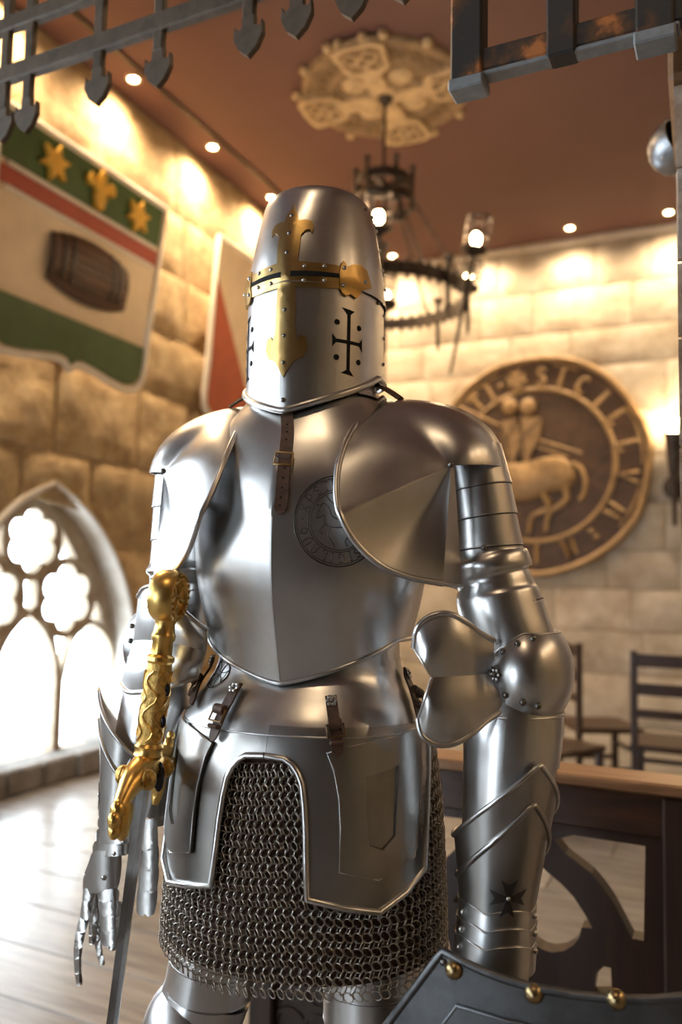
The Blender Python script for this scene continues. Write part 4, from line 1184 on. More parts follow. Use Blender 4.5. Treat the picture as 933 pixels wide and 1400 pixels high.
for k in range(12):                                               # rivets round the crown and down the back seam
    t = R(75 + k * 19); rivet(helm_up.po(t, 2.018, .004), helm_up.nrm(t, 2.018), .0035, helmet)
for s in (1, -1):
    for z in (1.72, 1.765, 1.81, 1.85, 1.895, 1.93, 1.965, 2.0):
        t = s * R(104)
        rivet(HS.po(t, z, .001), HS.nrm(t, z), .0035, helmet, 'rivet_hi')
    rivet(HS.po(s * R(83), ZB - .008, .001), HS.nrm(s * R(83), ZB - .01), .0035, helmet)
# ventilation crosses: black inlays painted for the dark inside, nothing is cut
ct, cz = HS.hit(477, 468)
def vent(s):
    rs = .12
    def bar(L): return [(s * ct + s * x / rs, cz + y) for x, y in (L if s > 0 else reversed(L))]
    a, b = .0028, .0105
    H1, W1 = .053, .0275
    shape = [(-a, a), (-a, H1 - .008), (-b - .002, H1 + .002), (b, H1 - .001), (a, H1 - .008), (a, a), (W1 - .006, a), (W1, b), (W1, -b), (W1 - .006, -a), (a, -a), (a, -H1 + .008), (b, -H1 - .001), (-b - .002, -H1 + .002), (-a, -H1 + .008), (-a, -a), (-W1 + .006, -a), (-W1, -b), (-W1, b), (-W1 + .006, a)]
    hplate('cross_inlay', bar(shape), .0006, M['black'], helmet, .008, .0002)
    for dx, dz in ((-.0205, .030), (.0205, .027), (-.0205, -.027), (.0205, -.029)):
        hplate('round_inlay', bar(circ(dx, dz, .0046, 12)), .0006, M['black'], helmet, .008, .0002)
vent(1); vent(-1)
ap('head_lining', (lambda b: (b.v, b.f))(MB().ball((0, 0, 1.86), .10, 20, 14, (1, 1.05, 1.8))), M['black'], helmet)

# ------------------------------------------------------------------ cuirass
TK = [(1.20, .154, .124, .116, .004), (1.25, .163, .134, .121, .007), (1.30, .172, .146, .124, .011), (1.38, .191, .168, .132, .013), (1.46, .199, .176, .138, .012), (1.54, .198, .170, .140, .009), (1.60, .183, .151, .136, .006), (1.645, .158, .130, .124, .003), (1.685, .124, .109, .108, 0), (1.715, .100, .098, .096, 0), (1.75, .088, .092, .09, 0)]
torso = Loft(TK, n=2.15, kw=.42)
_vb = torso.hit(387, 934)[1]; _vs = torso.hit(556, 878)[1]
def waist(t):
    t = abs((t + PI) % (2 * PI) - PI)
    return _vb + (_vs + .005 - _vb) * min(1.0, (t / 1.25)) ** 1.5
TOPZ = 1.735
breast = ap('breastplate', torso.patch(-PI / 2 - .1, PI / 2 + .1, waist, TOPZ, 84, 44), M['steel'], None, 24)
ap('bottom_edge', tube_geo([torso.p(t, waist(t), .001) for t in [-1.67 + 3.34 * i / 60 for i in range(61)]], .0035, 8), M['steel_trim'], breast)
ap('backplate', torso.patch(PI / 2 - .05, 3 * PI / 2 + .05, lambda t: waist(PI / 2), TOPZ, 60, 34, -.002), M['steel'], None, 30)
# leather neck strap with buckle
def strap(path, w, th, name, parent, loft, mat='leather', h0=.001, taper=True):
    """flat strap along (t,z) points on a loft"""
    q = [V((a, b, 0)) for a, b in path]; q = cat(q, 5)
    rows = []
    nn = len(q)
    cs = [loft.po(a.x, a.y, h0) for a in q]
    for i in range(nn):
        tan = (cs[min(i + 1, nn - 1)] - cs[max(i - 1, 0)]).normalized(); nm = loft.nrm(q[i].x, q[i].y); sd = tan.cross(nm).normalized()
        ww = w / 2 * (1 if not taper or i < nn - 3 else (.95, .72, .25)[i - (nn - 3)])
        rows.append([cs[i] - sd * ww, cs[i] - sd * ww + nm * th, cs[i] + sd * ww + nm * th, cs[i] + sd * ww, cs[i] - sd * ww])
    vs, fs = grid_geo(rows); n_ = len(vs)
    fs += [(0, 1, 2, 3), (n_ - 2, n_ - 3, n_ - 4, n_ - 5)]
    return ap(name, (vs, fs), M[mat], parent, 30, False), cs
nst = empty('neck_strap', (0, 0, 0)); nst.parent = arm_root
pth_ = [torso.hit(*q) for q in ((393, 560), (394, 590), (391, 622), (388, 650), (386, 680), (383, 703))]
strap(pth_, .0195, .003, 'strap', nst, torso, h0=.002)
hole = MB().lathe([(0, .0004), (.0016, .0004), (.0018, 0)], n=8).mesh('hole', M['black'])
for px, py in ((394, 583), (393.5, 593), (392.5, 603), (390, 642), (388, 655), (386.5, 668), (385, 681), (383.5, 692)):
    t, z = torso.hit(px, py); link('hole', hole, nst, torso.po(t, z, .0052), torso.nrm(t, z).to_track_quat('Z', 'Y').to_matrix())
t, z = torso.hit(389, 630)
nm = torso.nrm(t, z); c = torso.po(t, z, .004); sx = V((1, 0, 0)) - nm * nm.x; sx.normalize(); sz = nm.cross(sx)
qm = Matrix((sx, sz, nm)).transposed()
ap('buckle', tube_geo([c + qm @ V((.0135 * a, .010 * b, .003)) for a, b in ((-1, -1), (1, -1), (1, 1), (-1, 1))], .0019, 6, True), M['brass'], nst)
ap('keeper_loop', (lambda b: (b.v, b.f))(MB().cbox(c + qm @ V((0, .006, .002)), (.026, .010, .008), .003, qm)), M['leather'], nst, 30, False)
# keel seam
ks = [(.010, lerp(torso.hit(389, 706)[1], _vb, i / 10)) for i in range(11)]
ap('keel_line', tube_geo(torso.path(ks, .0002, 2), .0011, 6), M['steel_trim'], breast)
# engraved round seal on the left breast
et, ez = torso.hit(464, 712)
ERX = (torso.hit(406, 712)[0] - et)
ER = .068
e_n = torso.nrm(et, ez); e_c = torso.p(et, ez)
ex_ = V((0, 0, 1)).cross(e_n).normalized(); ez_ = e_n.cross(ex_)
def efn(u, v, h=.0004):
    """tangent-plane coordinates -> torso surface"""
    p = e_c + ex_ * u + ez_ * v
    t = math.atan2(p.x, -(p.y - torso.cy)); return torso.po(t, p.z, h)
seal = ap('engraved_seal', tube_geo([efn(ER * math.cos(a), ER * math.sin(a)) for a in [2 * PI * i / 64 for i in range(64)]], .0011, 5, True), M['etch'], breast)
for k in (.95, .69, .64): ap('seal_ring', tube_geo([efn(ER * k * math.cos(a), ER * k * math.sin(a)) for a in [2 * PI * i / 56 for i in range(56)]], .0007, 5, True), M['etch'], seal)
for chh, an in (('S', 148), ('I', 160), ('G', 175), ('I', 190), ('L', 202), ('N', 220), ('U', 236), ('D', 253), ('.', 272), ('x', 288), ('p', 306), ('S', 323), ('T', 338), ('I', 350), ('M', 10), ('I', 26), ('L', 40), ('V', 60), ('M', 82), ('.', 100), ('S', 115), ('I', 130)):
    a = R(an); ap('seal_letter', glyph_geo(chh, ER * .82 * math.sin(a), ER * .82 * math.cos(a), .0135, a, lambda u, v: efn(u, v, .0003), .00085, .85, 5), M['etch'], seal)
HOR = [[(-.030, .016), (-.024, .026), (-.016, .020), (-.010, .006), (.004, .002), (.018, .004), (.026, -.004)], [(-.030, .016), (-.036, .006), (-.030, .004), (-.022, .008), (-.022, -.004), (-.012, -.010), (.004, -.010), (.014, -.010), (.024, -.006)],
       [(-.020, -.006), (-.030, -.014), (-.024, -.020)], [(-.014, -.010), (-.016, -.022), (-.008, -.034), (-.006, -.040)], [(.010, -.010), (.016, -.020), (.010, -.030), (.014, -.038)], [(.020, -.008), (.028, -.018), (.024, -.032)],
       [(-.022, .038), (.010, .008)], [(-.006, .010), (-.004, .026), (.004, .030), (.010, .024), (.012, .008)], [(.012, .012), (.016, .026), (.022, .026), (.024, .008)], [(-.032, .018), (-.034, .024), (-.028, .022)]]
for L in HOR: ap('seal_figure_line', tube_geo([efn(p.x, p.y, .0003) for p in cat([(a, b, 0) for a, b in L], 3)], .0009, 5), M['etch'], seal)

# gorget inside the helm edge and side strap
ap('gorget', (lambda b: (b.v, b.f))(MB().lathe([(.120, 1.695), (.105, 1.72), (.094, 1.76), (.090, 1.80)], n=40)), M['steel'], None, 40)
for s in (1, -1):
    q = [V((s * .112, .01, 1.722)), V((s * .125, -.002, 1.716)), V((s * .142, -.012, 1.704)), V((s * .155, -.016, 1.694))]
    vs, fs = tube_geo(cat(q, 3), .010, 6, flat=.35); ap('shoulder_strap', (vs, fs), M['leather'], None, 30)
# ------------------------------------------------------------------ pauldrons (mirrored pair)
def mx(p, s): return V((p.x * (s if s > 0 else -.93), p.y, p.z))
A_ = KP(617, 637, -.095)
C_ = V((A_.x, 0.0, A_.z))
SIL = [KP(524, 545, .005), KP(560, 546, .01), KP(600, 550, .01), KP(640, 563, .01), KP(668, 583, .01), KP(684, 606, .01), KP(691, 625, .01), KP(694, 641, .01)]
T_ = cat(SIL, 5)
RIM = [(524, 545, .005), (500, 559, -.062), (478, 588, -.124), (464, 620, -.160), (458, 650, -.178), (459, 682, -.198), (466, 706, -.206), (480, 733, -.198), (500, 757, -.184), (527, 777, -.166), (560, 790, -.148), (606, 799, -.124)]
def pauldron(s, extra):
    root = empty('pauldron', (0, 0, 0)); root.parent = arm_root
    NV = 13
    def arc(T, v): return C_ + (A_ - C_) * math.cos(v) + (T - C_) * math.sin(v)
    rim = [KP(*q) for q in RIM]
    fine = cat(rim, 4); nf = len(fine); ci = 6 * 4               # ci: ray of the crease
    rows = []
    for i in reversed(range(nf)):
        Rp = fine[i]; w = max(0.0, 1 - i / (ci * .98)) ** 2.2; wl = 0.0 if i <= ci else math.sin(PI * (i - ci) / (nf - 1 - ci)); row = []
        for k in range(NV):
            v = PI / 2 * k / (NV - 1); a = lerp(k / (NV - 1), math.sin(v), w)
            p = A_.lerp(Rp, k / (NV - 1)).lerp(arc(Rp, v), w)
            row.append(mx(p + V((0, .016 * math.sin(PI * k / (NV - 1)) * wl, 0)), s))
        rows.append(row)
    for T in T_[1:]: rows.append([mx(arc(T, PI / 2 * k / (NV - 1)), s) for k in range(NV)])
    i0 = nf - 1 - ci + 2                                             # smooth from the crease over the shoulder
    for _ in range(26):
        old = [list(r_) for r_ in rows]
        for i in range(i0, len(rows) - 3):
            q = min(1.0, (i - i0 + 1) / 5)
            for k in range(1, NV - (1 if i > nf - 2 else 0)):
                rows[i][k] = old[i][k].lerp((old[i - 1][k] + old[i + 1][k]) / 2, .6 * q)
    mb = MB().add(*grid_geo(rows))
    tops = [rows[nf - 1 + i][-1] for i in range(len(T_))]
    mb.add(*grid_geo([[tops[i]] + [mx(arc(T, PI / 2 + PI / 2 * k / (NV - 1)), s) for k in range(1, NV)] for i, T in enumerate(T_)]))
    ap('shoulder_plate', thicken(mb.v, mb.f, .0022), M['steel'], root, 48)
    # rolled rim, continued over the shoulder to the back
    rp = [rows[nf - 1 - i][-1] + V((0, -.002, .001)) for i in range(nf)]
    ap('rolled_rim', tube_geo(rp, .0048, 8), M['steel_trim'], root)
    back = [mx(C_ + (A_ - C_) * math.cos(v) + (T_[0] - C_) * math.sin(v), s) for v in [PI / 2 + PI / 2 * k / 10 for k in range(11)]]
    ap('back_rim', tube_geo(back, .0048, 8), M['steel_trim'], root)
    # narrow folded flank along the free edge
    B = rim[-1]; B2 = B + V((.020, .052, -.003)); A2 = A_ + V((.004, .006, 0))
    rows = [[mx(A_.lerp(B, j / 10), s) for j in range(11)], [mx(A2.lerp(B2, j / 10), s) for j in range(11)]]
    ap('folded_flank', thicken(*grid_geo(rows), .0018), M['steel'], root, 30)
    ap('flank_edge', tube_geo([mx(B, s), mx(B2, s)], .003, 6), M['steel_trim'], root)
    rivet(mx(A_ + V((0, -.002, .002)), s), V((s * .1, -1, .1)), .005, root)
    # back plate: plain curved lame
    rows = []
    for k in range(9):
        a = k / 8; row = []
        for j in range(13):
            v = PI + (PI * .0) ; q = lerp(-.02, 1, j / 12)
            row.append(mx(V((lerp(A_.x + .02, .05, q), lerp(.095, .15, math.sin(q * PI / 2)), lerp(A_.z + .03 * math.sin(q * PI), A_.z - .20 + .06 * q, a))), s))
        rows.append(row)
    ap('rear_plate', thicken(*grid_geo(rows), .0022), M['steel'], root, 40)
    return root
pauldron(1, None); pauldron(-1, None)
# ------------------------------------------------------------------ arms
def ell_hit(px, py, E, rr):
    d = kray(px, py); o = CK - E
    a = sum((d[i] / rr[i]) ** 2 for i in range(3)); b = 2 * sum(o[i] * d[i] / rr[i] ** 2 for i in range(3)); c = sum((o[i] / rr[i]) ** 2 for i in range(3)) - 1
    D = b * b - 4 * a * c
    t = (-b - math.sqrt(D)) / (2 * a) if D > 0 else -b / (2 * a)
    p = CK + d * t; n = V([(p[i] - E[i]) / rr[i] ** 2 for i in range(3)]).normalized()
    return p, n
def patch_px(rows, per=4, th=.002):
    """rows of (px, py, y); smooth surface through them"""
    G = [cat([KP(*q) for q in r_], per) for r_ in rows]
    cols = [cat([G[j][i] for j in range(len(G))], per) for i in range(len(G[0]))]
    R_ = [[cols[i][j] for i in range(len(cols))] for j in range(len(cols[0]))]
    return R_
def wing(name, top, crease, bot, bulge, parent):
    def mid(a, b, k): return [((p[0] + q[0]) / 2, (p[1] + q[1]) / 2, (p[2] + q[2]) / 2 - k) for p, q in zip(a, b)]
    w = empty('elbow_wing', (0, 0, 0)); w.parent = parent
    up = patch_px([top, mid(top, crease, bulge), crease]); lo = patch_px([crease, mid(crease, bot, bulge), bot])
    ap('upper_facet', thicken(*grid_geo(up), .002), M['steel'], w, 40)
    ap('lower_facet', thicken(*grid_geo(lo), .002), M['steel'], w, 40)
    edge = [r_[0] for r_ in up][::-1] + []
    loop = [r_[0] for r_ in reversed(up)][:0]
    ap('rolled_rim', tube_geo(up[0], .0042, 8), M['steel_trim'], w)
    ap('rolled_rim', tube_geo(lo[-1], .0042, 8), M['steel_trim'], w)
    ap('inner_edge', tube_geo([r_[0] for r_ in up] + [r_[0] for r_ in lo][1:], .0022, 6), M['steel_trim'], w)
    return w
def lame(name, L, flare, parent):
    """one overlapping band of a limb, with a fine bright lower edge"""
    P, Q = limb_path(L, 4)
    Q = [q + flare * (i / (len(Q) - 1)) for i, q in enumerate(Q)]
    o = ap(name, tube_geo(P, Q, 32, False, False), M['steel'], parent, 50)
    t = (P[-1] - P[-2]).normalized(); a = t.orthogonal().normalized(); b = t.cross(a)
    ap('edge', tube_geo([P[-1] + (a * math.cos(x) + b * math.sin(x)) * (Q[-1] - .0004) for x in [2 * PI * i / 32 for i in range(32)]], .0011, 5, True), M['steel_trim'], o)
    ap('lap_joint', tube_geo([P[-1] + t * .0016 + (a * math.cos(x) + b * math.sin(x)) * (Q[-1] - flare * .6 - .0004) for x in [2 * PI * i / 32 for i in range(32)]], .0010, 5, True), M['etch'], o)
    return o
def ring_on(P, t, rad, thick, name, parent, mat='steel_trim'):
    a = t.orthogonal().normalized(); b = t.cross(a)
    return ap(name, tube_geo([P + (a * math.cos(x) + b * math.sin(x)) * rad for x in [2 * PI * i / 36 for i in range(36)]], thick, 6, True), M[mat], parent)

# --- viewer's right arm
ra = empty('left_arm_harness', (0, 0, 0)); ra.parent = arm_root
UP = [(648, 625, .0, 80), (650, 637, .0, 84), (656, 668, .0, 86), (662, 708, .0, 91), (667, 748, .0, 97)]
lame('upper_arm_lame', [(662, 706, 0, 88), (667, 749, 0, 96)], .0006, ra)
lame('upper_arm_lame', [(655, 664, 0, 86), (662, 708, 0, 90)], .0012, ra)
lame('upper_arm_lame', [(646, 615, 0, 80), (656, 668, 0, 86)], .0018, ra)
limb('rerebrace', [(667, 745, 0, 94), (668, 757, 0, 97), (670, 766, 0, 108), (671, 774, 0, 112), (672, 782, 0, 108), (674, 790, 0, 100), (677, 800, 0, 104), (681, 818, 0, 114), (692, 852, -.005, 115), (705, 885, -.01, 112), (716, 912, -.01, 104)], None, ra, 36)
P, Q = limb_path([(688, 838, 0, 117), (692, 850, 0, 117)], 2); ring_on(P[0], (P[-1] - P[0]).normalized(), Q[0] - .001, .0016, 'raised_band', ra)
ring_on(P[0] - (P[-1] - P[0]).normalized() * .004, (P[-1] - P[0]).normalized(), Q[0] - .0012, .0012, 'lap_joint', ra, 'etch')
p, n = ell_hit(662, 749, KP(666, 745, 0), (.055, .055, .2)); rivet(p, n, .0055, ra)
limb('vambrace', [(714, 930, -.01, 108), (704, 962, -.018, 124), (700, 1000, -.025, 131), (697, 1043, -.03, 126), (691, 1110, -.04, 116), (683, 1180, -.05, 104), (680, 1235, -.055, 96)], None, ra, 36)
# couter cap
E = KP(722, 918, -.012); ER3 = (.070, .094, .086)
rows = []
for i in range(29):
    al = R(lerp(-62, 215, i / 28)); k = min(1.0, (i / 28) / .22) ** .7; k = max(k, .04)
    if i > 24: k *= 1 - (i - 24) / 8
    row = []
    for j in range(17):
        be = lerp(-1, 1, j / 16) * .80 * k
        row.append(E + V((ER3[0] * math.cos(be) * math.sin(al), -ER3[1] * math.cos(be) * math.cos(al), ER3[2] * math.sin(be))))
    rows.append(row)
cap = ap('elbow_cap', thicken(*grid_geo(rows), .0025), M['steel_dark2'] if 'steel_dark2' in M else M['steel'], ra, 40)
ap('cap_edge', tube_geo([r_[0] for r_ in rows], .0016, 6), M['steel_trim'], cap)
ap('cap_edge', tube_geo([r_[-1] for r_ in rows], .0016, 6), M['steel_trim'], cap)
for q in ((688, 891), (708, 880), (729, 873), (692, 950), (715, 960), (736, 965)):
    p, n = ell_hit(*q, E, ER3); rivet(p + n * .001, n, .0052, cap)
p, n = ell_hit(679, 922, E, ER3); flower(p + n * .002, n, .0115, cap)
wing('elbow_wing', [(566, 886, -.150), (570, 860, -.155), (588, 843, -.150), (614, 839, -.140), (640, 852, -.125), (658, 866, -.104), (676, 876, -.082)],
     [(591, 926, -.155), (603, 925.5, -.152), (618, 925, -.145), (634, 924, -.132), (649, 923, -.118), (662, 922, -.098), (676, 921, -.080)],
     [(572, 983, -.150), (577, 1005, -.155), (597, 1018, -.150), (621, 1017, -.140), (645, 1004, -.125), (666, 986, -.104), (690, 970, -.082)], .012, ra)
# hinge plate on the outer forearm
V1 = Loft([(0, .07, .07, .07), (2, .07, .07, .07)], n=2.0)
P, Q = limb_path([(703, 968, -.020, 129), (700, 1000, -.025, 134), (697, 1043, -.03, 129)], 4)
rows = []
for i, (pp, qq) in enumerate(zip(P, Q)):
    rows.append([pp + V((math.sin(R(a)) * qq, -math.cos(R(a)) * qq, 0)) for a in range(-2, 150, 8)])
hp = ap('hinge_plate', thicken(*grid_geo(rows), -.002), M['steel'], ra, 40)
rivet(KP(717, 1018, -.085), V((.25, -1, 0)), .005, hp)
P, Q = limb_path([(704, 972, -.02, 131), (703, 978, -.02, 131)], 2); ring_on(P[0], V((0, 0, 1)), Q[0] - .001, .003, 'upper_roll', ra)

def cuff(name, C0, C1, r0, r1, tip, base_f, peak, wdt, parent, taper=1.0):
    """flared gauntlet cuff on the axis C0 (wrist) -> C1 (top); tip = direction of the raised point"""
    ax = (C1 - C0).normalized(); L = (C1 - C0).length
    def fp(al, f, h=0.0):
        r_ = lerp(r0, r1, f ** 1.15) + h
        return C0 + ax * (L * f) + V((math.sin(al), -math.cos(al), 0)) * r_
    def topf(al):
        d = abs((al - tip + PI) % (2 * PI) - PI)
        return base_f + peak * max(0.0, 1 - d / wdt) ** 1.35
    g = empty(name, (0, 0, 0)); g.parent = parent
    nA = 64
    rows = [[fp(2 * PI * i / nA, lerp(0, topf(2 * PI * i / nA), j / 14)) for i in range(nA)] for j in range(15)]
    ap('cuff', thicken(*grid_geo(rows, True), .002), M['steel_shade'], g, 40)
    ap('rolled_rim', tube_geo([fp(2 * PI * i / nA, topf(2 * PI * i / nA), .001) for i in range(nA)], .0036, 7, True), M['steel_trim'], g)
    ap('raised_ridge', tube_geo([fp(2 * PI * i / nA, topf(2 * PI * i / nA) - .27, .0006) for i in range(nA)], .0042, 7, True), M['steel_shade'], g)
    return g, fp
def maltese(fp, al, f, s, parent, L, r_):
    shp = []
    for k in range(4):
        a = k * PI / 2
        for dx, dz in ((-.12, .12), (-.42, 1.0), (0, .72), (.42, 1.0), (.12, .12)):
            shp.append(((dx * math.cos(a) + dz * math.sin(a)) * s, (-dx * math.sin(a) + dz * math.cos(a)) * s))
    geo = plate_geo(shp, lambda u, v, h: fp(al + u / r_, f + v / L, h), .0012, .01, .0004)
    o = ap('maltese_cross', geo, M['etch2'], parent, 35); p = fp(al, f, .001); rivet(p, V((math.sin(al), -math.cos(al), 0)), .0034, parent, 'steel_trim')
M['etch2'] = metal('blackened_cross', (0.16, 0.15, 0.15), 0.45, nscale=40, bump=0)
def scallop_lames(C0, ax, r_, n, hgt, parent, a0, cusp=5):
    """wrist bands with scalloped upper edges; each tucks over the one below"""
    for k in range(n):
        c = C0 - ax * (hgt * k)
        rr = r_ + .0030 + .0014 * k
        nA = 60; top = []; low = []
        for i in range(nA):
            al = 2 * PI * i / nA; d = V((math.sin(al), -math.cos(al), 0))
            top.append(c + d * rr + ax * (.008 + .009 * abs(math.sin(cusp * al / 2 + a0)) ** .7)); low.append(c + d * (rr - .001) - ax * (hgt * 1.25))
        o = ap('wrist_lame', thicken(*grid_geo([low, [a.lerp(b, .5) for a, b in zip(low, top)], top], True), .0016), M['steel'], parent, 40)
        ap('scalloped_edge', tube_geo(top, .0011, 5, True), M['steel_trim'], o)
        for al in (R(-52), R(75)):
            d = V((math.sin(al), -math.cos(al), 0)); rivet(c + d * (rr + .0008) + ax * .002, d, .0042, o, 'steel_trim')
W0 = KP(680, 1240, -.058); W1 = KP(690, 1040, -.035)
rp = lambda px, p: px * kdepth(p) / F_PX
gr, fp = cuff('left_gauntlet', W0, W1, rp(51, W0), rp(80, W1), R(38), .47, .60, R(115), ra)
maltese(fp, R(20), .16, .026, gr, (W1 - W0).length, rp(55, W0))
ax = (W1 - W0).normalized()
scallop_lames(W0 - ax * .002, ax, rp(50, W0), 3, .023, gr, .4)
# hand behind the shield, fingers over its grip
HB0 = W0 - ax * .075
rows = []
for j in range(9):
    f = j / 8; c = HB0 - ax * (.085 * f)
    rows.append([c + V((math.sin(2 * PI * i / 24) * lerp(.050, .048, f), -math.cos(2 * PI * i / 24) * lerp(.046, .030, f), 0)) for i in range(24)])
hnd = ap('hand_plate', grid_geo(rows, True), M['steel'], gr, 50)
for k in range(4):
    x = -.036 + .024 * k; b0 = HB0 - ax * .08 + V((x, 0, 0))
    for m in range(4):
        p0 = b0 - ax * (.021 * m) + V((0, -.006 * m * m * .4, 0)); p1 = p0 - ax * .025 + V((0, -.004 * m, 0))
        ap('finger_lame', tube_geo([p0, p1], [.0125 - .0008 * m, .0118 - .0008 * m], 8), M['steel'], hnd, 40)

# --- viewer's left arm
la = empty('right_arm_harness', (0, 0, 0)); la.parent = arm_root
lame('upper_arm_lame', [(247, 735, .02, 76), (247, 768, .02, 80)], .0006, la)
lame('upper_arm_lame', [(248, 690, .02, 74), (247, 738, .02, 78)], .0012, la)
lame('upper_arm_lame', [(250, 640, .02, 72), (248, 694, .02, 76)], .0018, la)
limb('rerebrace', [(247, 764, .02, 78), (247, 772, .02, 84), (247, 780, .02, 92), (247, 788, .02, 84), (246, 800, .02, 82), (243, 830, .015, 88), (236, 870, .01, 92), (228, 900, .005, 92)], None, la, 36)
P, Q = limb_path([(246, 806, .02, 84), (245, 812, .02, 85)], 2); ring_on(P[0], V((0, 0, 1)), Q[0], .0016, 'raised_band', la)
limb('vambrace', [(228, 905, .0, 88), (221, 935, -.01, 96), (214, 965, -.015, 97), (204, 1010, -.02, 92), (195, 1060, -.03, 84), (186, 1110, -.04, 74)], None, la, 36)
E2 = KP(221, 882, .02); E23 = (.066, .078, .080)
rows = []
for i in range(29):
    al = -R(lerp(-62, 215, i / 28)); k = max(min(1.0, (i / 28) / .22) ** .7, .04)
    if i > 24: k *= 1 - (i - 24) / 8
    rows.append([E2 + V((E23[0] * math.cos(be) * math.sin(al), -E23[1] * math.cos(be) * math.cos(al), E23[2] * math.sin(be))) for be in [lerp(-1, 1, j / 16) * .8 * k for j in range(17)]])
cap2 = ap('elbow_cap', thicken(*grid_geo(rows), .0025), M['steel'], la, 40)
for q in ((181, 856), (179, 876), (178, 900)):
    p, n = ell_hit(*q, E2, E23); rivet(p + n * .001, n, .0052, cap2)
wing('elbow_wing', [(283, 861, -.10), (268, 850, -.115), (250, 834, -.125), (230, 815, -.125), (211, 802, -.115), (197, 804, -.09), (189, 816, -.06)],
     [(281, 890, -.11), (268, 887, -.125), (250, 882, -.13), (230, 878, -.13), (211, 876, -.12), (195, 875, -.095), (182, 876, -.06)],
     [(270, 926, -.10), (256, 931, -.115), (240, 936, -.125), (220, 942, -.125), (196, 946, -.115), (175, 946, -.09), (165, 935, -.06)], .010, la)
W0 = KP(170, 1112, -.05); W1 = KP(196, 955, -.02)
gl_, fp = cuff('right_gauntlet', W0, W1, rp(34, W0), rp(58, W1), R(-60), .50, .60, R(110), la)
maltese(fp, R(-66), .16, .022, gl_, (W1 - W0).length, rp(42, W0))
# wrist lames and the hand, back plate turned outwards
def lam(name, pts, y, bulge, parent, th=.0018, mat='steel_shade', tilt=0.0):
    """curved plate from a closed pixel outline on a plane, bulging towards the viewer"""
    cx_ = sum(p[0] for p in pts) / len(pts); w_ = max(abs(p[0] - cx_) for p in pts)
    o = [(p.x, p.y) for p in cat([(a, b, 0) for a, b in pts], 3, True)]
    v0 = min(p[1] for p in pts); v1 = max(p[1] for p in pts)
    def fn(u, v, h):
        k = 1 - min(1.0, abs(u - cx_) / (w_ * 1.02)) ** 2
        p = KP(u, v, y - bulge * math.sqrt(max(k, 0.0)) - tilt * (v - v0) / (v1 - v0))
        return p + (CK - p).normalized() * h
    geo = plate_geo([(a, b) for a, b in o], fn, th, 6.0, 0.0)
    return ap(name, geo, M[mat], parent, 35)
for k, (yy, cx_, hw) in enumerate(((1124, 160, 24), (1142, 157, 24), (1159, 153, 24))):
    o = lam('wrist_lame', [(cx_ - hw, yy - 8), (cx_ - 4, yy - 11), (cx_ + 4, yy - 6), (cx_ + hw - 8, yy - 18), (cx_ + hw, yy - 12), (cx_ + hw, yy + 8), (cx_, yy + 12), (cx_ - hw, yy + 10)], -.055, .020, gl_, .0018, 'steel_shade', .005)
    rivet(KP(cx_ + hw - 8, yy - 8, -.078), V((.1, -1, 0)), .0040, o, 'rivet_hi')
o = lam('hand_plate', [(128, 1164), (146, 1164), (150, 1158), (160, 1158), (166, 1166), (166, 1190), (162, 1212), (154, 1222), (142, 1222), (131, 1208), (126, 1214), (120, 1224), (114, 1222), (114, 1200), (121, 1180)], -.060, .018, gl_)
rivet(KP(157, 1167, -.079), V((0, -1, 0)), .0044, o, 'rivet_hi'); rivet(KP(142, 1200, -.080), V((0, -1, 0)), .0044, o, 'rivet_hi'); rivet(KP(117, 1196, -.066), V((-.6, -1, 0)), .0036, o, 'rivet_hi')
def finger(path, widths, y, n, parent, mat='steel_shade'):
    """overlapping finger plates hanging down a path of pixels"""
    q = cat([(a, b, 0) for a, b in path], 8); m = len(q)
    base = None
    for k in reversed(range(n)):
        a, b = q[int(k * (m - 1) / n)], q[int((k + 1) * (m - 1) / n)]
        d = (b - a); L = d.length; d.normalize(); s = V((-d.y, d.x, 0)); w = lerp(widths[0], widths[1], k / max(1, n - 1)) / 2
        pts = []
        for (u, v) in ((-1, -.12), (0, -.16), (1, -.12), (1, .85), (.7, 1.08), (.3, 1.16), (0, 1.05), (-.3, 1.16), (-.7, 1.08), (-1, .85)):
            p = a + s * (u * w) + d * (v * L); pts.append((p.x, p.y))
        lam('finger_lame', pts, y - .0012 * (n - k), .0075, parent, .0014, mat, .0065)
finger([(148, 1218), (149, 1250), (151, 1292)], (28, 24), -.066, 4, o)
finger([(122, 1218), (117, 1250), (108, 1285), (106, 1318), (109, 1346)], (15, 9), -.056, 7, o)
finger([(130, 1222), (127, 1262), (126, 1290)], (13, 9), -.046, 4, o, 'steel_dark')
finger([(136, 1245), (133, 1285), (140, 1318)], (11, 8), -.040, 4, o, 'steel_dark')
finger([(160, 1235), (157, 1270), (153, 1298)], (14, 11), -.050, 4, o, 'steel_dark')
finger([(201, 1126), (204, 1170), (203, 1205), (199, 1248)], (26, 26), -.045, 4, o, 'steel_dark')
lam('cuff_tail', [(206, 1060), (238, 1050), (240, 1062), (236, 1100), (232, 1124), (204, 1126)], -.02, .012, gl_, .0016, 'steel_dark')
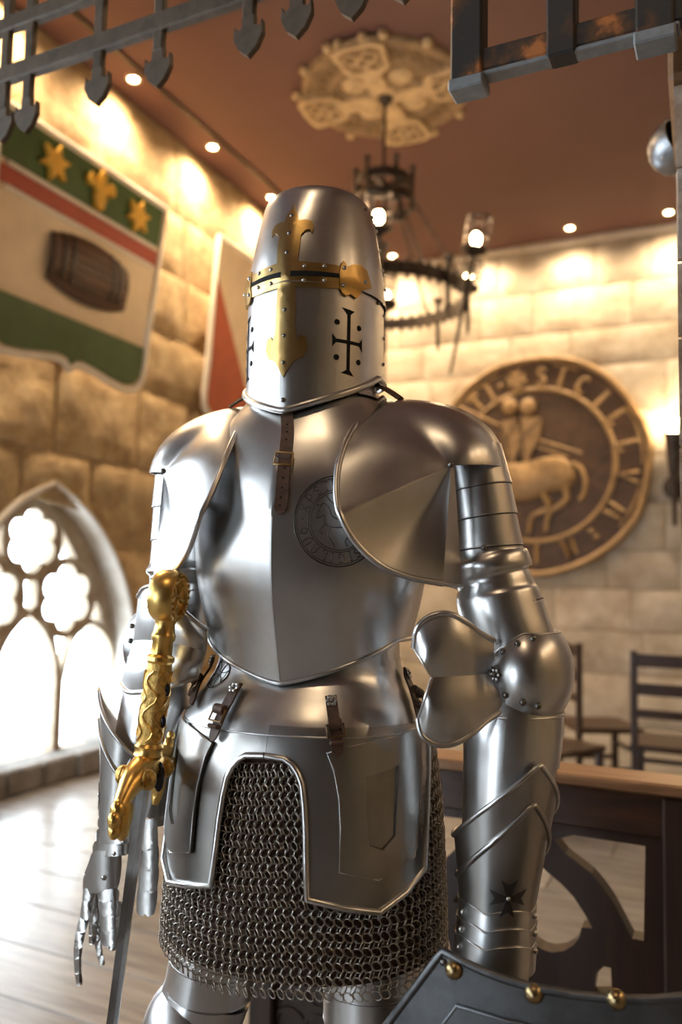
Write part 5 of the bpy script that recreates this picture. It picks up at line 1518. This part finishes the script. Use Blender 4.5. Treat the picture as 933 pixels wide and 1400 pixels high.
# ------------------------------------------------------------------ fauld, tassets, mail, legs
HK = [(.76, .232, .212, .19), (.90, .229, .207, .19), (1.0, .222, .199, .185), (1.10, .213, .189, .175), (1.165, .203, .176, .166), (1.185, .194, .166, .158), (1.215, .174, .143, .138), (1.24, .157, .122, .118), (1.27, .150, .113, .11), (1.31, .148, .112, .11)]
hip = Loft(HK, n=2.2)
fz = 1.166
fauld = ap('fauld', thicken(*hip.patch(-PI, PI, fz, 1.31, 80, 12, .003, True), .002), M['steel_warm'] if 'steel_warm' in M else M['steel'], None, 40)
ap('fauld_edge', tube_geo([hip.p(t, fz, .003) for t in [2 * PI * i / 80 for i in range(80)]], .0016, 6, True), M['steel_trim'], fauld)
hx = lambda L: [hip.hit(*q) for q in L]
tr_ = hx([(420, 1229), (517, 1247), (578, 1186), (581, 1100), (583, 1010)])
t_out = tr_[-1][0]
top_edge = [(lerp(t_out, 0.004, i / 10), fz + .012) for i in range(11)]
u_r = [(0.004, hip.hit(381, 1035)[1])] + hx([(390, 1037.5), (400, 1045), (408, 1057), (413.6, 1072), (416.5, 1100), (418, 1130), (419, 1180)])
out_r = tr_ + top_edge + u_r
def tasset(s):
    f = (lambda L: L) if s > 0 else mirror_t
    g = empty('tasset', (0, 0, 0)); g.parent = arm_root
    b0 = .001 if s > 0 else -.0015
    ap('plate', hip.plate(f(out_r), .0022, .014, b0, .2), M['steel_shade'], g, 35)
    rimp = [tr_[3], tr_[2], tr_[1], tr_[0]] + list(reversed(u_r))
    pts = [hip.po(s * t, z, .0045) for t, z in [tr_[4], tr_[3], tr_[2], (lerp(tr_[2][0], tr_[1][0], .5), lerp(tr_[2][1], tr_[1][1], .5) - .002), tr_[1], (lerp(tr_[1][0], tr_[0][0], .5), lerp(tr_[1][1], tr_[0][1], .5)), tr_[0]] + list(reversed(u_r))]
    ap('rolled_rim', tube_geo(pts, .0048, 8), M['steel_trim'], g)
    po_ = hx([(463, 1191), (515, 1202), (562, 1170), (568, 1100), (569, 995), (508, 1013), (447, 1030), (456, 1052), (463, 1090), (465, 1130)])
    pi_ = hx([(498, 1062.6), (541, 1045.5), (539, 1090), (537, 1141), (521, 1161), (503, 1155), (500, 1110)])
    po_, pi_ = f(po_), f(pi_)
    rs = .2
    oo = [(t * rs, z) for t, z in po_]; ii = [(t * rs, z) for t, z in pi_]
    # raised panel with a sunken field: outline bridged to the hole
    if sum(oo[k][0] * oo[(k + 1) % len(oo)][1] - oo[(k + 1) % len(oo)][0] * oo[k][1] for k in range(len(oo))) < 0: oo.reverse(); ii.reverse()
    pn = ap('raised_panel', plate_holes(oo, [ii], lambda u, v, h: hip.po(u / rs, v, h), .0052, .0028, .014), M['steel_shade'], g, 35)
    ap('sunken_field', hip.plate(pi_, .0006, .014, .0034, rs), M['steel_dark'], pn, 35)
    lp = [hip.po(t, z, .0080) for t, z in po_]
    ap('panel_edge', tube_geo(lp, .0011, 5, True), M['steel_trim'], pn)
    ap('panel_seam', tube_geo([hip.po(t, z, .0038) for t, z in po_], .0016, 5, True), M['etch'], pn)
    ap('field_seam', tube_geo([hip.po(t, z, .0044) for t, z in pi_], .0016, 5, True), M['etch'], pn)
tasset(1); tasset(-1)
# hanging straps with flower rivets
def buckle_strap(pp, bk):
    g = empty('leather_strap', (0, 0, 0)); g.parent = arm_root
    tz = hx(pp); h = .010
    strap(tz, .017, .0035, 'strap', g, hip, h0=h)
    t, z = tz[0]; t2, z2 = tz[1]
    t, z = lerp(t, t2, .35), lerp(z, z2, .35)
    flower(hip.po(t, z, h + .004), hip.nrm(t, z), .0105, g)
    t, z = hip.hit(*bk); nm = hip.nrm(t, z); c = hip.po(t, z, h + .003)
    tan = (hip.po(*tz[-1], h) - hip.po(*tz[0], h)).normalized(); sd = tan.cross(nm).normalized(); nm = sd.cross(tan)
    qm = Matrix((sd, tan, nm)).transposed()
    ap('buckle', tube_geo([c + qm @ V((.0125 * a, .009 * b, .004)) for a, b in ((-1, -1), (1, -1), (1, 1), (-1, 1))], .0020, 6, True), M['iron_buckle'], g)
    ap('strap_fold', (lambda b: (b.v, b.f))(MB().tube([c + qm @ V((x, -.010, .004)) for x in (-.0095, .0095)], .0078, 10)), M['leather'], g, 40)
    ap('keeper_loop', (lambda b: (b.v, b.f))(MB().cbox(c + qm @ V((0, .017, .002)), (.0215, .006, .008), .002, qm)), M['leather'], g, 30, False)
M['iron_buckle'] = metal('dark_bronze_buckle', (0.20, 0.13, 0.07), 0.35, nscale=40, bump=0)
buckle_strap([(452, 957), (455, 980), (459, 1008), (461, 1036)], (458, 1003))
buckle_strap([(546, 918), (552, 938), (560, 960), (566, 990)], (561, 960))
buckle_strap([(331, 940), (320, 960), (307, 986), (297, 1014)], (306, 984))
buckle_strap([(295, 898), (287, 920), (278, 944), (271, 968)], (278, 943))
# engraved oval cross on the right hip
ot, oz = hip.hit(303, 922)
on_ = hip.nrm(ot, oz); oc = hip.p(ot, oz); ox = V((0, 0, 1)).cross(on_).normalized(); ozv = on_.cross(ox)
def ofn(u, v, h=.0036):
    p = oc + ox * u + ozv * v; return hip.po(math.atan2(p.x, -(p.y - hip.cy)), p.z, h)
OR = .026
oval = ap('engraved_oval', tube_geo([ofn(OR * math.cos(a), OR * math.sin(a)) for a in [2 * PI * i / 40 for i in range(40)]], .0009, 5, True), M['etch'], fauld)
for k in range(4):
    a = k * PI / 2 + .12
    q = [(-.0022, .003), (-.006, .015), (-.0115, .0215), (.0115, .0215), (.006, .015), (.0022, .003)]
    ap('cross_line', tube_geo([ofn(x * math.cos(a) + y_ * math.sin(a), -x * math.sin(a) + y_ * math.cos(a), .0034) for x, y_ in q], .0007, 5, True), M['etch'], oval)

# mail skirt
mail = Loft([(.79, .232, .205, .195), (.85, .230, .203, .195), (.95, .226, .196, .19), (1.05, .219, .187, .18), (1.16, .205, .172, .165)], n=2.1)
MZ0, MZ1 = .815, 1.135
skirt = empty('mail_skirt', (0, 0, 0)); skirt.parent = arm_root
ap('lining', mail.patch(-PI, PI, MZ0 + .012, 1.17, 64, 10, -.007, True), M['lining'], skirt, 60)
RMJ, RMN = .0075, .00105
nU, nVt = 12, 5
def ring_local():
    vs = []; fs = []
    for i in range(nU):
        a = 2 * PI * i / nU
        for j in range(nVt):
            b = 2 * PI * j / nVt; r_ = RMJ + RMN * math.cos(b)
            vs.append(V((r_ * math.cos(a), r_ * math.sin(a), RMN * math.sin(b))))
    for i in range(nU):
        for j in range(nVt):
            fs.append((i * nVt + j, ((i + 1) % nU) * nVt + j, ((i + 1) % nU) * nVt + (j + 1) % nVt, i * nVt + (j + 1) % nVt))
    return vs, fs
rvs, rfs = ring_local()
ringmesh = mk('mail_ring', rvs, rfs, M['ring'], True, 180)
ncol = 98; dz = .0098
rings = []
nrow = int((MZ1 - MZ0) / dz)
rd = random.Random(4)
for j in range(nrow):
    for i in range(ncol):
        t = -PI + 2 * PI * (i + (.5 if j % 2 else 0)) / ncol
        z = MZ0 + j * dz + rd.uniform(-.0006, .0006) + .004 * math.sin(t * 5)
        nm = mail.nrm(t, z); p = mail.p(t, z)
        ex = V((0, 0, 1)).cross(nm).normalized(); ey = nm.cross(ex)
        base_ = Matrix((ex, ey, nm)).transposed()
        rot = base_ @ Matrix.Rotation(R(38 if j % 2 else -38) + rd.uniform(-.12, .12), 3, 'Y') @ Matrix.Rotation(R(16) + rd.uniform(-.1, .1), 3, 'X')
        px, py, dd = kproj(p)
        inU = 322 < px < 412 and 1045 < py < 1225
        below = 1252 < py and 300 < px < 520
        rings.append((0 if (inU or below) and nm.dot(CK - p) > 0 else 1, dd, p, rot))
rings.sort(key=lambda q: (q[0], q[1]))
for _, dd, p, rot in rings[:300]: link('mail_ring', ringmesh, skirt, p, rot)
mv = []; mf = []
for _, dd, p, rot in rings[300:]:
    n0 = len(mv); mv += [p + rot @ v for v in rvs]; mf += [tuple(k + n0 for k in f) for f in rfs]
ml = ap('mail_mesh', (mv, mf), M['ring'], skirt, 180); ml['kind'] = 'stuff'

# legs
def leg(name, th_px, knee, ank, foot_dx, s):
    g = empty(name, (0, 0, 0)); g.parent = arm_root
    for a, b in th_px: lame('cuisse_lame', [a, b], .0012, g)
    last = KP(*th_px[-1][1][:3]); r_ = th_px[-1][1][3] / 2 * kdepth(last) / F_PX
    kn = V(knee); an = V(ank)
    P = cat([last, last.lerp(kn, .6), kn, kn.lerp(an, .25), kn.lerp(an, .6), an], 5)
    Q = [q.x for q in cat([(r_, 0, 0), (r_ * .99, 0, 0), (r_ * .86, 0, 0), (r_ * .88, 0, 0), (r_ * .80, 0, 0), (.048, 0, 0)], 5)]
    ap('greave', tube_geo(P, Q, 32, False, True), M['steel'], g, 50)
    # knee cop
    rows = []
    for i in range(25):
        al = R(lerp(-105, 105, i / 24))
        rows.append([kn + V((r_ * 1.10 * math.cos(be) * math.sin(al), -r_ * 1.22 * math.cos(be) * math.cos(al), .095 * math.sin(be))) for be in [lerp(-.95, 1.05, j / 14) for j in range(15)]])
    kc = ap('knee_cop', thicken(*grid_geo(rows), .0025), M['steel'], g, 40)
    ap('knee_rim', tube_geo([r2[-1] for r2 in rows], .003, 6), M['steel_trim'], kc)
    for al in (-60, 60):
        rivet(kn + V((r_ * 1.11 * math.sin(R(al)), -r_ * 1.23 * math.cos(R(al)), 0)), V((math.sin(R(al)), -math.cos(R(al)), 0)), .006, kc)
    # sabaton of overlapping plates
    for k in range(6):
        f = k / 5; c = an + V((foot_dx * f, .03 - .20 * f, 0)); c.z = PLZ
        w = lerp(.050, .036, f); h = lerp(.105, .042, f)
        rw = [[c + V((w * math.cos(a), d, h * math.sin(a) + .002)) for a in [PI * i / 12 for i in range(13)]] for d in (.028, -.026)]
        ap('sabaton_lame', thicken(*grid_geo(rw), .002), M['steel'], g, 40)
    ap('sole', (lambda b: (b.v, b.f))(MB().cbox((an.x + foot_dx * .5, an.y - .07, PLZ + .006), (.088, .27, .012), .004)), M['leather'], g, 30, False)
leg('right_leg_harness', [((308, 1195, -.01, 128), (301, 1262, -.01, 126)), ((301, 1258, -.01, 122), (293, 1310, -.01, 122)), ((293, 1306, -.01, 119), (286, 1350, -.01, 120))], KP(262, 1412, -.02), (-.215, .02, .235), -.02, -1)
leg('left_leg_harness', [((508, 1230, -.0, 148), (510, 1290, -.0, 147)), ((510, 1286, 0, 143), (512, 1338, 0, 144)), ((512, 1334, 0, 140), (514, 1385, 0, 142))], KP(517, 1455, -.02), (.12, .03, .235), .02, 1)
# ------------------------------------------------------------------ gilded sword in front of the right gauntlet
S0 = KR @ KP(231, 815, -.185) + KO
_s1 = KR @ KP(161, 1345, -.215) + KO
sax = (S0 - _s1).normalized()                                     # towards the pommel
tipz = PLZ + .001
SL = (S0.z - tipz) / sax.z
STIP = S0 - sax * SL
view = (CAM - S0); view = (view - sax * view.dot(sax)).normalized()
lat = view.cross(sax).normalized()
if lat.dot(_r) < 0: lat = -lat
fa = R(22)
sn = (lat * math.cos(fa) + view * math.sin(fa)).normalized()      # face of the blade and pommel
sg = (view * math.cos(fa) - lat * math.sin(fa)).normalized()      # guard, towards the camera
SM = Matrix((sg, sn, sax)).transposed()
sw = tag(empty('sword', STIP), 'upright sword with ornate gilded hilt in front of the gauntlet', 'sword')
def sp_(g, n, a): return SM @ V((g, n, a))
HG = SL - .275                                                      # guard height above the tip
M['jewel'] = plain('dark_enamel', (0.02, 0.022, 0.03), 0.15, metal_=0.3)
M['gold_dark'] = metal('engraved_gold', (0.80, 0.52, 0.16), 0.3, dark=(0.22, 0.12, 0.03), nscale=120, bump=0.35, rvar=0.08, tarnish=0.5)
# blade: hexagonal section
rows = []
for f in [i / 24 for i in range(25)]:
    a = HG * f; k = min(1.0, f / .10) ** .6; w = lerp(.0175, .025, f) * k + .0004; d = .0045 * max(k, .2)
    rows.append([sp_(w, 0, a), sp_(w * .35, d, a), sp_(-w * .35, d, a), sp_(-w, 0, a), sp_(-w * .35, -d, a), sp_(w * .35, -d, a)])
link('blade', mk('blade', *grid_geo(rows, True), M['blade'], False), sw)
# guard: curved arms ending in claws
gpts = [(-.078, .030), (-.062, .018), (-.04, .012), (0, .016), (.038, .008), (.062, -.008), (.080, -.028)]
gp = cat([sp_(g, 0, HG + z) for g, z in gpts], 5)
gn = len(gp)
gd = link('guard', MB().tube(gp, [.011 + .013 * math.sin(PI * i / (gn - 1)) ** 2 for i in range(gn)], 12).mesh('guard', M['gold']), sw)
for (g, z, r_, dz_) in ((.082, -.028, .0115, -1), (.090, -.040, .010, -1), (.086, -.056, .009, -1), (-.080, .038, .009, 1), (-.086, .050, .007, 1)):
    link('claw', MB().ball(sp_(g, 0, HG + z), r_, 10, 8, (1, 1, 1.3)).mesh('claw', M['gold']), gd)
link('guard_drop', MB().tube(cat([sp_(.070, .004, HG - .02), sp_(.074, .006, HG - .045), sp_(.070, .006, HG - .070)], 4), [.012, .0125, .013, .013, .012, .011, .010, .008, .005], 10).mesh('guard_drop', M['gold']), gd)
link('guard_drop', MB().tube(cat([sp_(-.046, .004, HG - .002), sp_(-.048, .004, HG - .028), sp_(-.044, .004, HG - .048)], 4), [.010, .0105, .011, .011, .010, .009, .008, .006, .004], 10).mesh('guard_drop', M['gold']), gd)
for s in (1, -1):
    mb = MB()
    for (g, z, r_) in ((-.03, .014, .016), (.035, .008, .016)):
        mb.ball(sp_(g, s * .018, HG + z), r_, 10, 8, (1, .6, 1))
    for k in range(4):
        g0 = -.055 + .032 * k
        mb.tube([sp_(g0 + .012 * math.cos(t), s * .019, HG + .012 - .05 * max(0, g0) + .012 * math.sin(t)) for t in [2 * PI * i / 12 for i in range(12)]], .0022, 5, True)
    link('guard_scroll', mb.mesh('guard_scroll', M['gold_dark']), gd)
for s in (1, -1): link('enamel_boss', MB().ball(sp_(0, s * .022, HG + .006), .015, 12, 8, (.6, .5, 1.5)).mesh('enamel_boss', M['jewel']), gd)
# grip with collars
prof = [(.019, .030), (.022, .035), (.020, .042), (.022, .048), (.0185, .053), (.0195, .075), (.0205, .11), (.0200, .145), (.0185, .172), (.0215, .176), (.0215, .182), (.0165, .186), (.0160, .205), (.0185, .209), (.0185, .215), (.0165, .219), (.0155, .226), (.0150, .232), (.019, .242)]
axm = SM
def lathe_s(name, prof_, mat, parent, n=22): return link(name, MB().lathe([(r_, HG + z) for r_, z in prof_], (0, 0, 0), n, axm).mesh(name, M[mat]), parent)
grip = lathe_s('grip', prof[4:9], 'gold_dark', sw)
lathe_s('lower_collar', prof[:5], 'gold', sw)
lathe_s('upper_collar', prof[8:15], 'gold', sw)
lathe_s('neck', prof[14:], 'gold', sw)
for k in range(7):
    mb = MB(); ph = k * 2 * PI / 7
    mb.tube([sp_(.0205 * math.cos(ph + .5 * math.sin(j * .9)), .0205 * math.sin(ph + .5 * math.sin(j * .9)), HG + .056 + .0075 * j) for j in range(15)], .0016, 5)
    link('vine_ornament', mb.mesh('vine_ornament', M['gold']), grip)
for a in (.088, .135):
    link('grip_stone', MB().ball(sp_(.006, .0185, HG + a), .008, 10, 8, (.8, .5, 1.3)).mesh('grip_stone', M['jewel']), grip)
# wheel pommel
pc_ = HG + .275
def wheel(prof_, n=36):
    mb = MB(); vs = []; fs = []
    for (r_, d) in prof_:
        for i in range(n):
            t = 2 * PI * i / n; vs.append(sp_(r_ * math.cos(t), d, pc_ + r_ * math.sin(t)))
    m = len(prof_)
    for j in range(m - 1):
        for i in range(n):
            k = (i + 1) % n; fs.append((j * n + i, j * n + k, (j + 1) * n + k, (j + 1) * n + i))
    return mb.add(vs, fs)
pm = link('pommel', wheel([(0, -.014), (.026, -.014), (.028, -.0195), (.036, -.0195), (.040, -.013), (.0415, 0), (.040, .013), (.036, .0195), (.028, .0195), (.026, .014), (0, .014)]).mesh('pommel', M['gold']), sw)
for s in (1, -1):
    mb = MB()
    for k in range(20):
        t = 2 * PI * k / 20; mb.ball(sp_(.032 * math.cos(t), s * .0198, pc_ + .032 * math.sin(t)), .0026, 6, 5)
    link('beaded_ring', mb.mesh('beaded_ring', M['gold_dark']), pm)
    mb = MB()
    for k in range(4):
        t = k * PI / 2 + .3; c, q = math.cos(t), math.sin(t)
        mb.tube([sp_(.003 * c, s * .0150, pc_ + .003 * q), sp_(.021 * c, s * .0150, pc_ + .021 * q)], [.0018, .0042], 6)
    link('pommel_cross', mb.mesh('pommel_cross', M['gold_dark']), pm)

# ------------------------------------------------------------------ gunmetal shield in front of the left hand
SY = -.215
def SP(px, py): p = KP(px, py, SY); return (p.x, p.z)
top_ = [SP(*q) for q in ((612, 1288), (640, 1300), (670, 1311), (700, 1320), (740, 1329), (790, 1336), (840, 1340), (890, 1341), (933, 1338), (985, 1329), (1040, 1312), (1095, 1289))]
lft = [SP(*q) for q in ((604, 1298), (570, 1345), (530, 1400), (512, 1440), (505, 1500), (512, 1590), (545, 1710), (610, 1830), (700, 1940))]
cxs = (top_[0][0] + top_[-1][0]) / 2
bz = PLZ + .004
lft = [(x, max(z, bz + .03)) for x, z in lft]
rgt = [(2 * cxs - x, z) for x, z in lft]
so = top_ + rgt + [(cxs, bz)] + list(reversed(lft))
wS = max(abs(x - cxs) for x, z in so)
def sfn(u, v, h):
    k = (u - cxs) / wS
    y = SY - .045 * (1 - k * k) + .05 * 0
    return V((u + .25 * k * h, y - h, v))
sh = tag(empty('shield', KO, KPHI), 'dark gunmetal shield with brass studs leaning before the left gauntlet', 'shield')
part('body', plate_geo(so, sfn, .004, .04, 0.0), M['gunmetal'], sh)
part('rim', tube_geo([sfn(u, v, .003) for u, v in so], .0055, 8, True), M['gunmetal'], sh)
cin = (cxs, .55)
ins = []
inn = [SP(*q) for q in ((632, 1357), (700, 1372), (780, 1386), (860, 1393), (933, 1393))]
inn = inn + [(2 * cxs - x, z) for x, z in reversed(inn[:-1])] + [(2 * cxs - (SP(600, 1402)[0]), SP(600, 1402)[1])]
inl = [SP(600, 1402), SP(585, 1440), SP(578, 1500), SP(585, 1590), SP(615, 1700), SP(670, 1800), SP(760, 1900)]
inl = [(x, max(z, bz + .12)) for x, z in inl]
panel_o = [SP(632, 1357)] + inn[1:-1] + [(2 * cxs - x, z) for x, z in inl] + [(cxs, bz + .10)] + list(reversed(inl))
part('raised_field', plate_geo(panel_o, sfn, .004, .04, .003), M['gunmetal'], sh)
part('field_edge', tube_geo([sfn(u, v, .0065) for u, v in panel_o], .0022, 6, True), M['gunmetal'], sh)
stud = MB().lathe([(1.0, -.1), (1.0, .05), (.9, .4), (.62, .72), (.3, .88), (0, .93)], n=16).mesh('stud', M['stud'] if 'stud' in M else M['brass'])
for px, py in ((622, 1326), (731, 1358), (843, 1366), (955, 1360), (1060, 1335)):
    u, v = SP(px, py)
    for it in range(3):                                              # follow the bulge so the stud lands on its pixel
        yy = sfn(u, v, .004).y; q = KP(px, py, yy); u, v = q.x, q.z
    o = link('stud', stud, sh, sfn(u, v, .004), V((0, -1, 0)).to_track_quat('Z', 'Y').to_matrix()); o.scale = (.0118,) * 3
for px, py in ((613, 1302),):
    u, v = SP(px, py); rivet(sfn(u, v, .004), V((0, -1, 0)), .005, sh)
part('arm_grip', tube_geo([V((cxs - .10, SY + .0, .62)), V((cxs - .06, SY + .05, .62)), V((cxs + .06, SY + .05, .62)), V((cxs + .10, SY, .62))], .010, 8), M['leather'], sh)
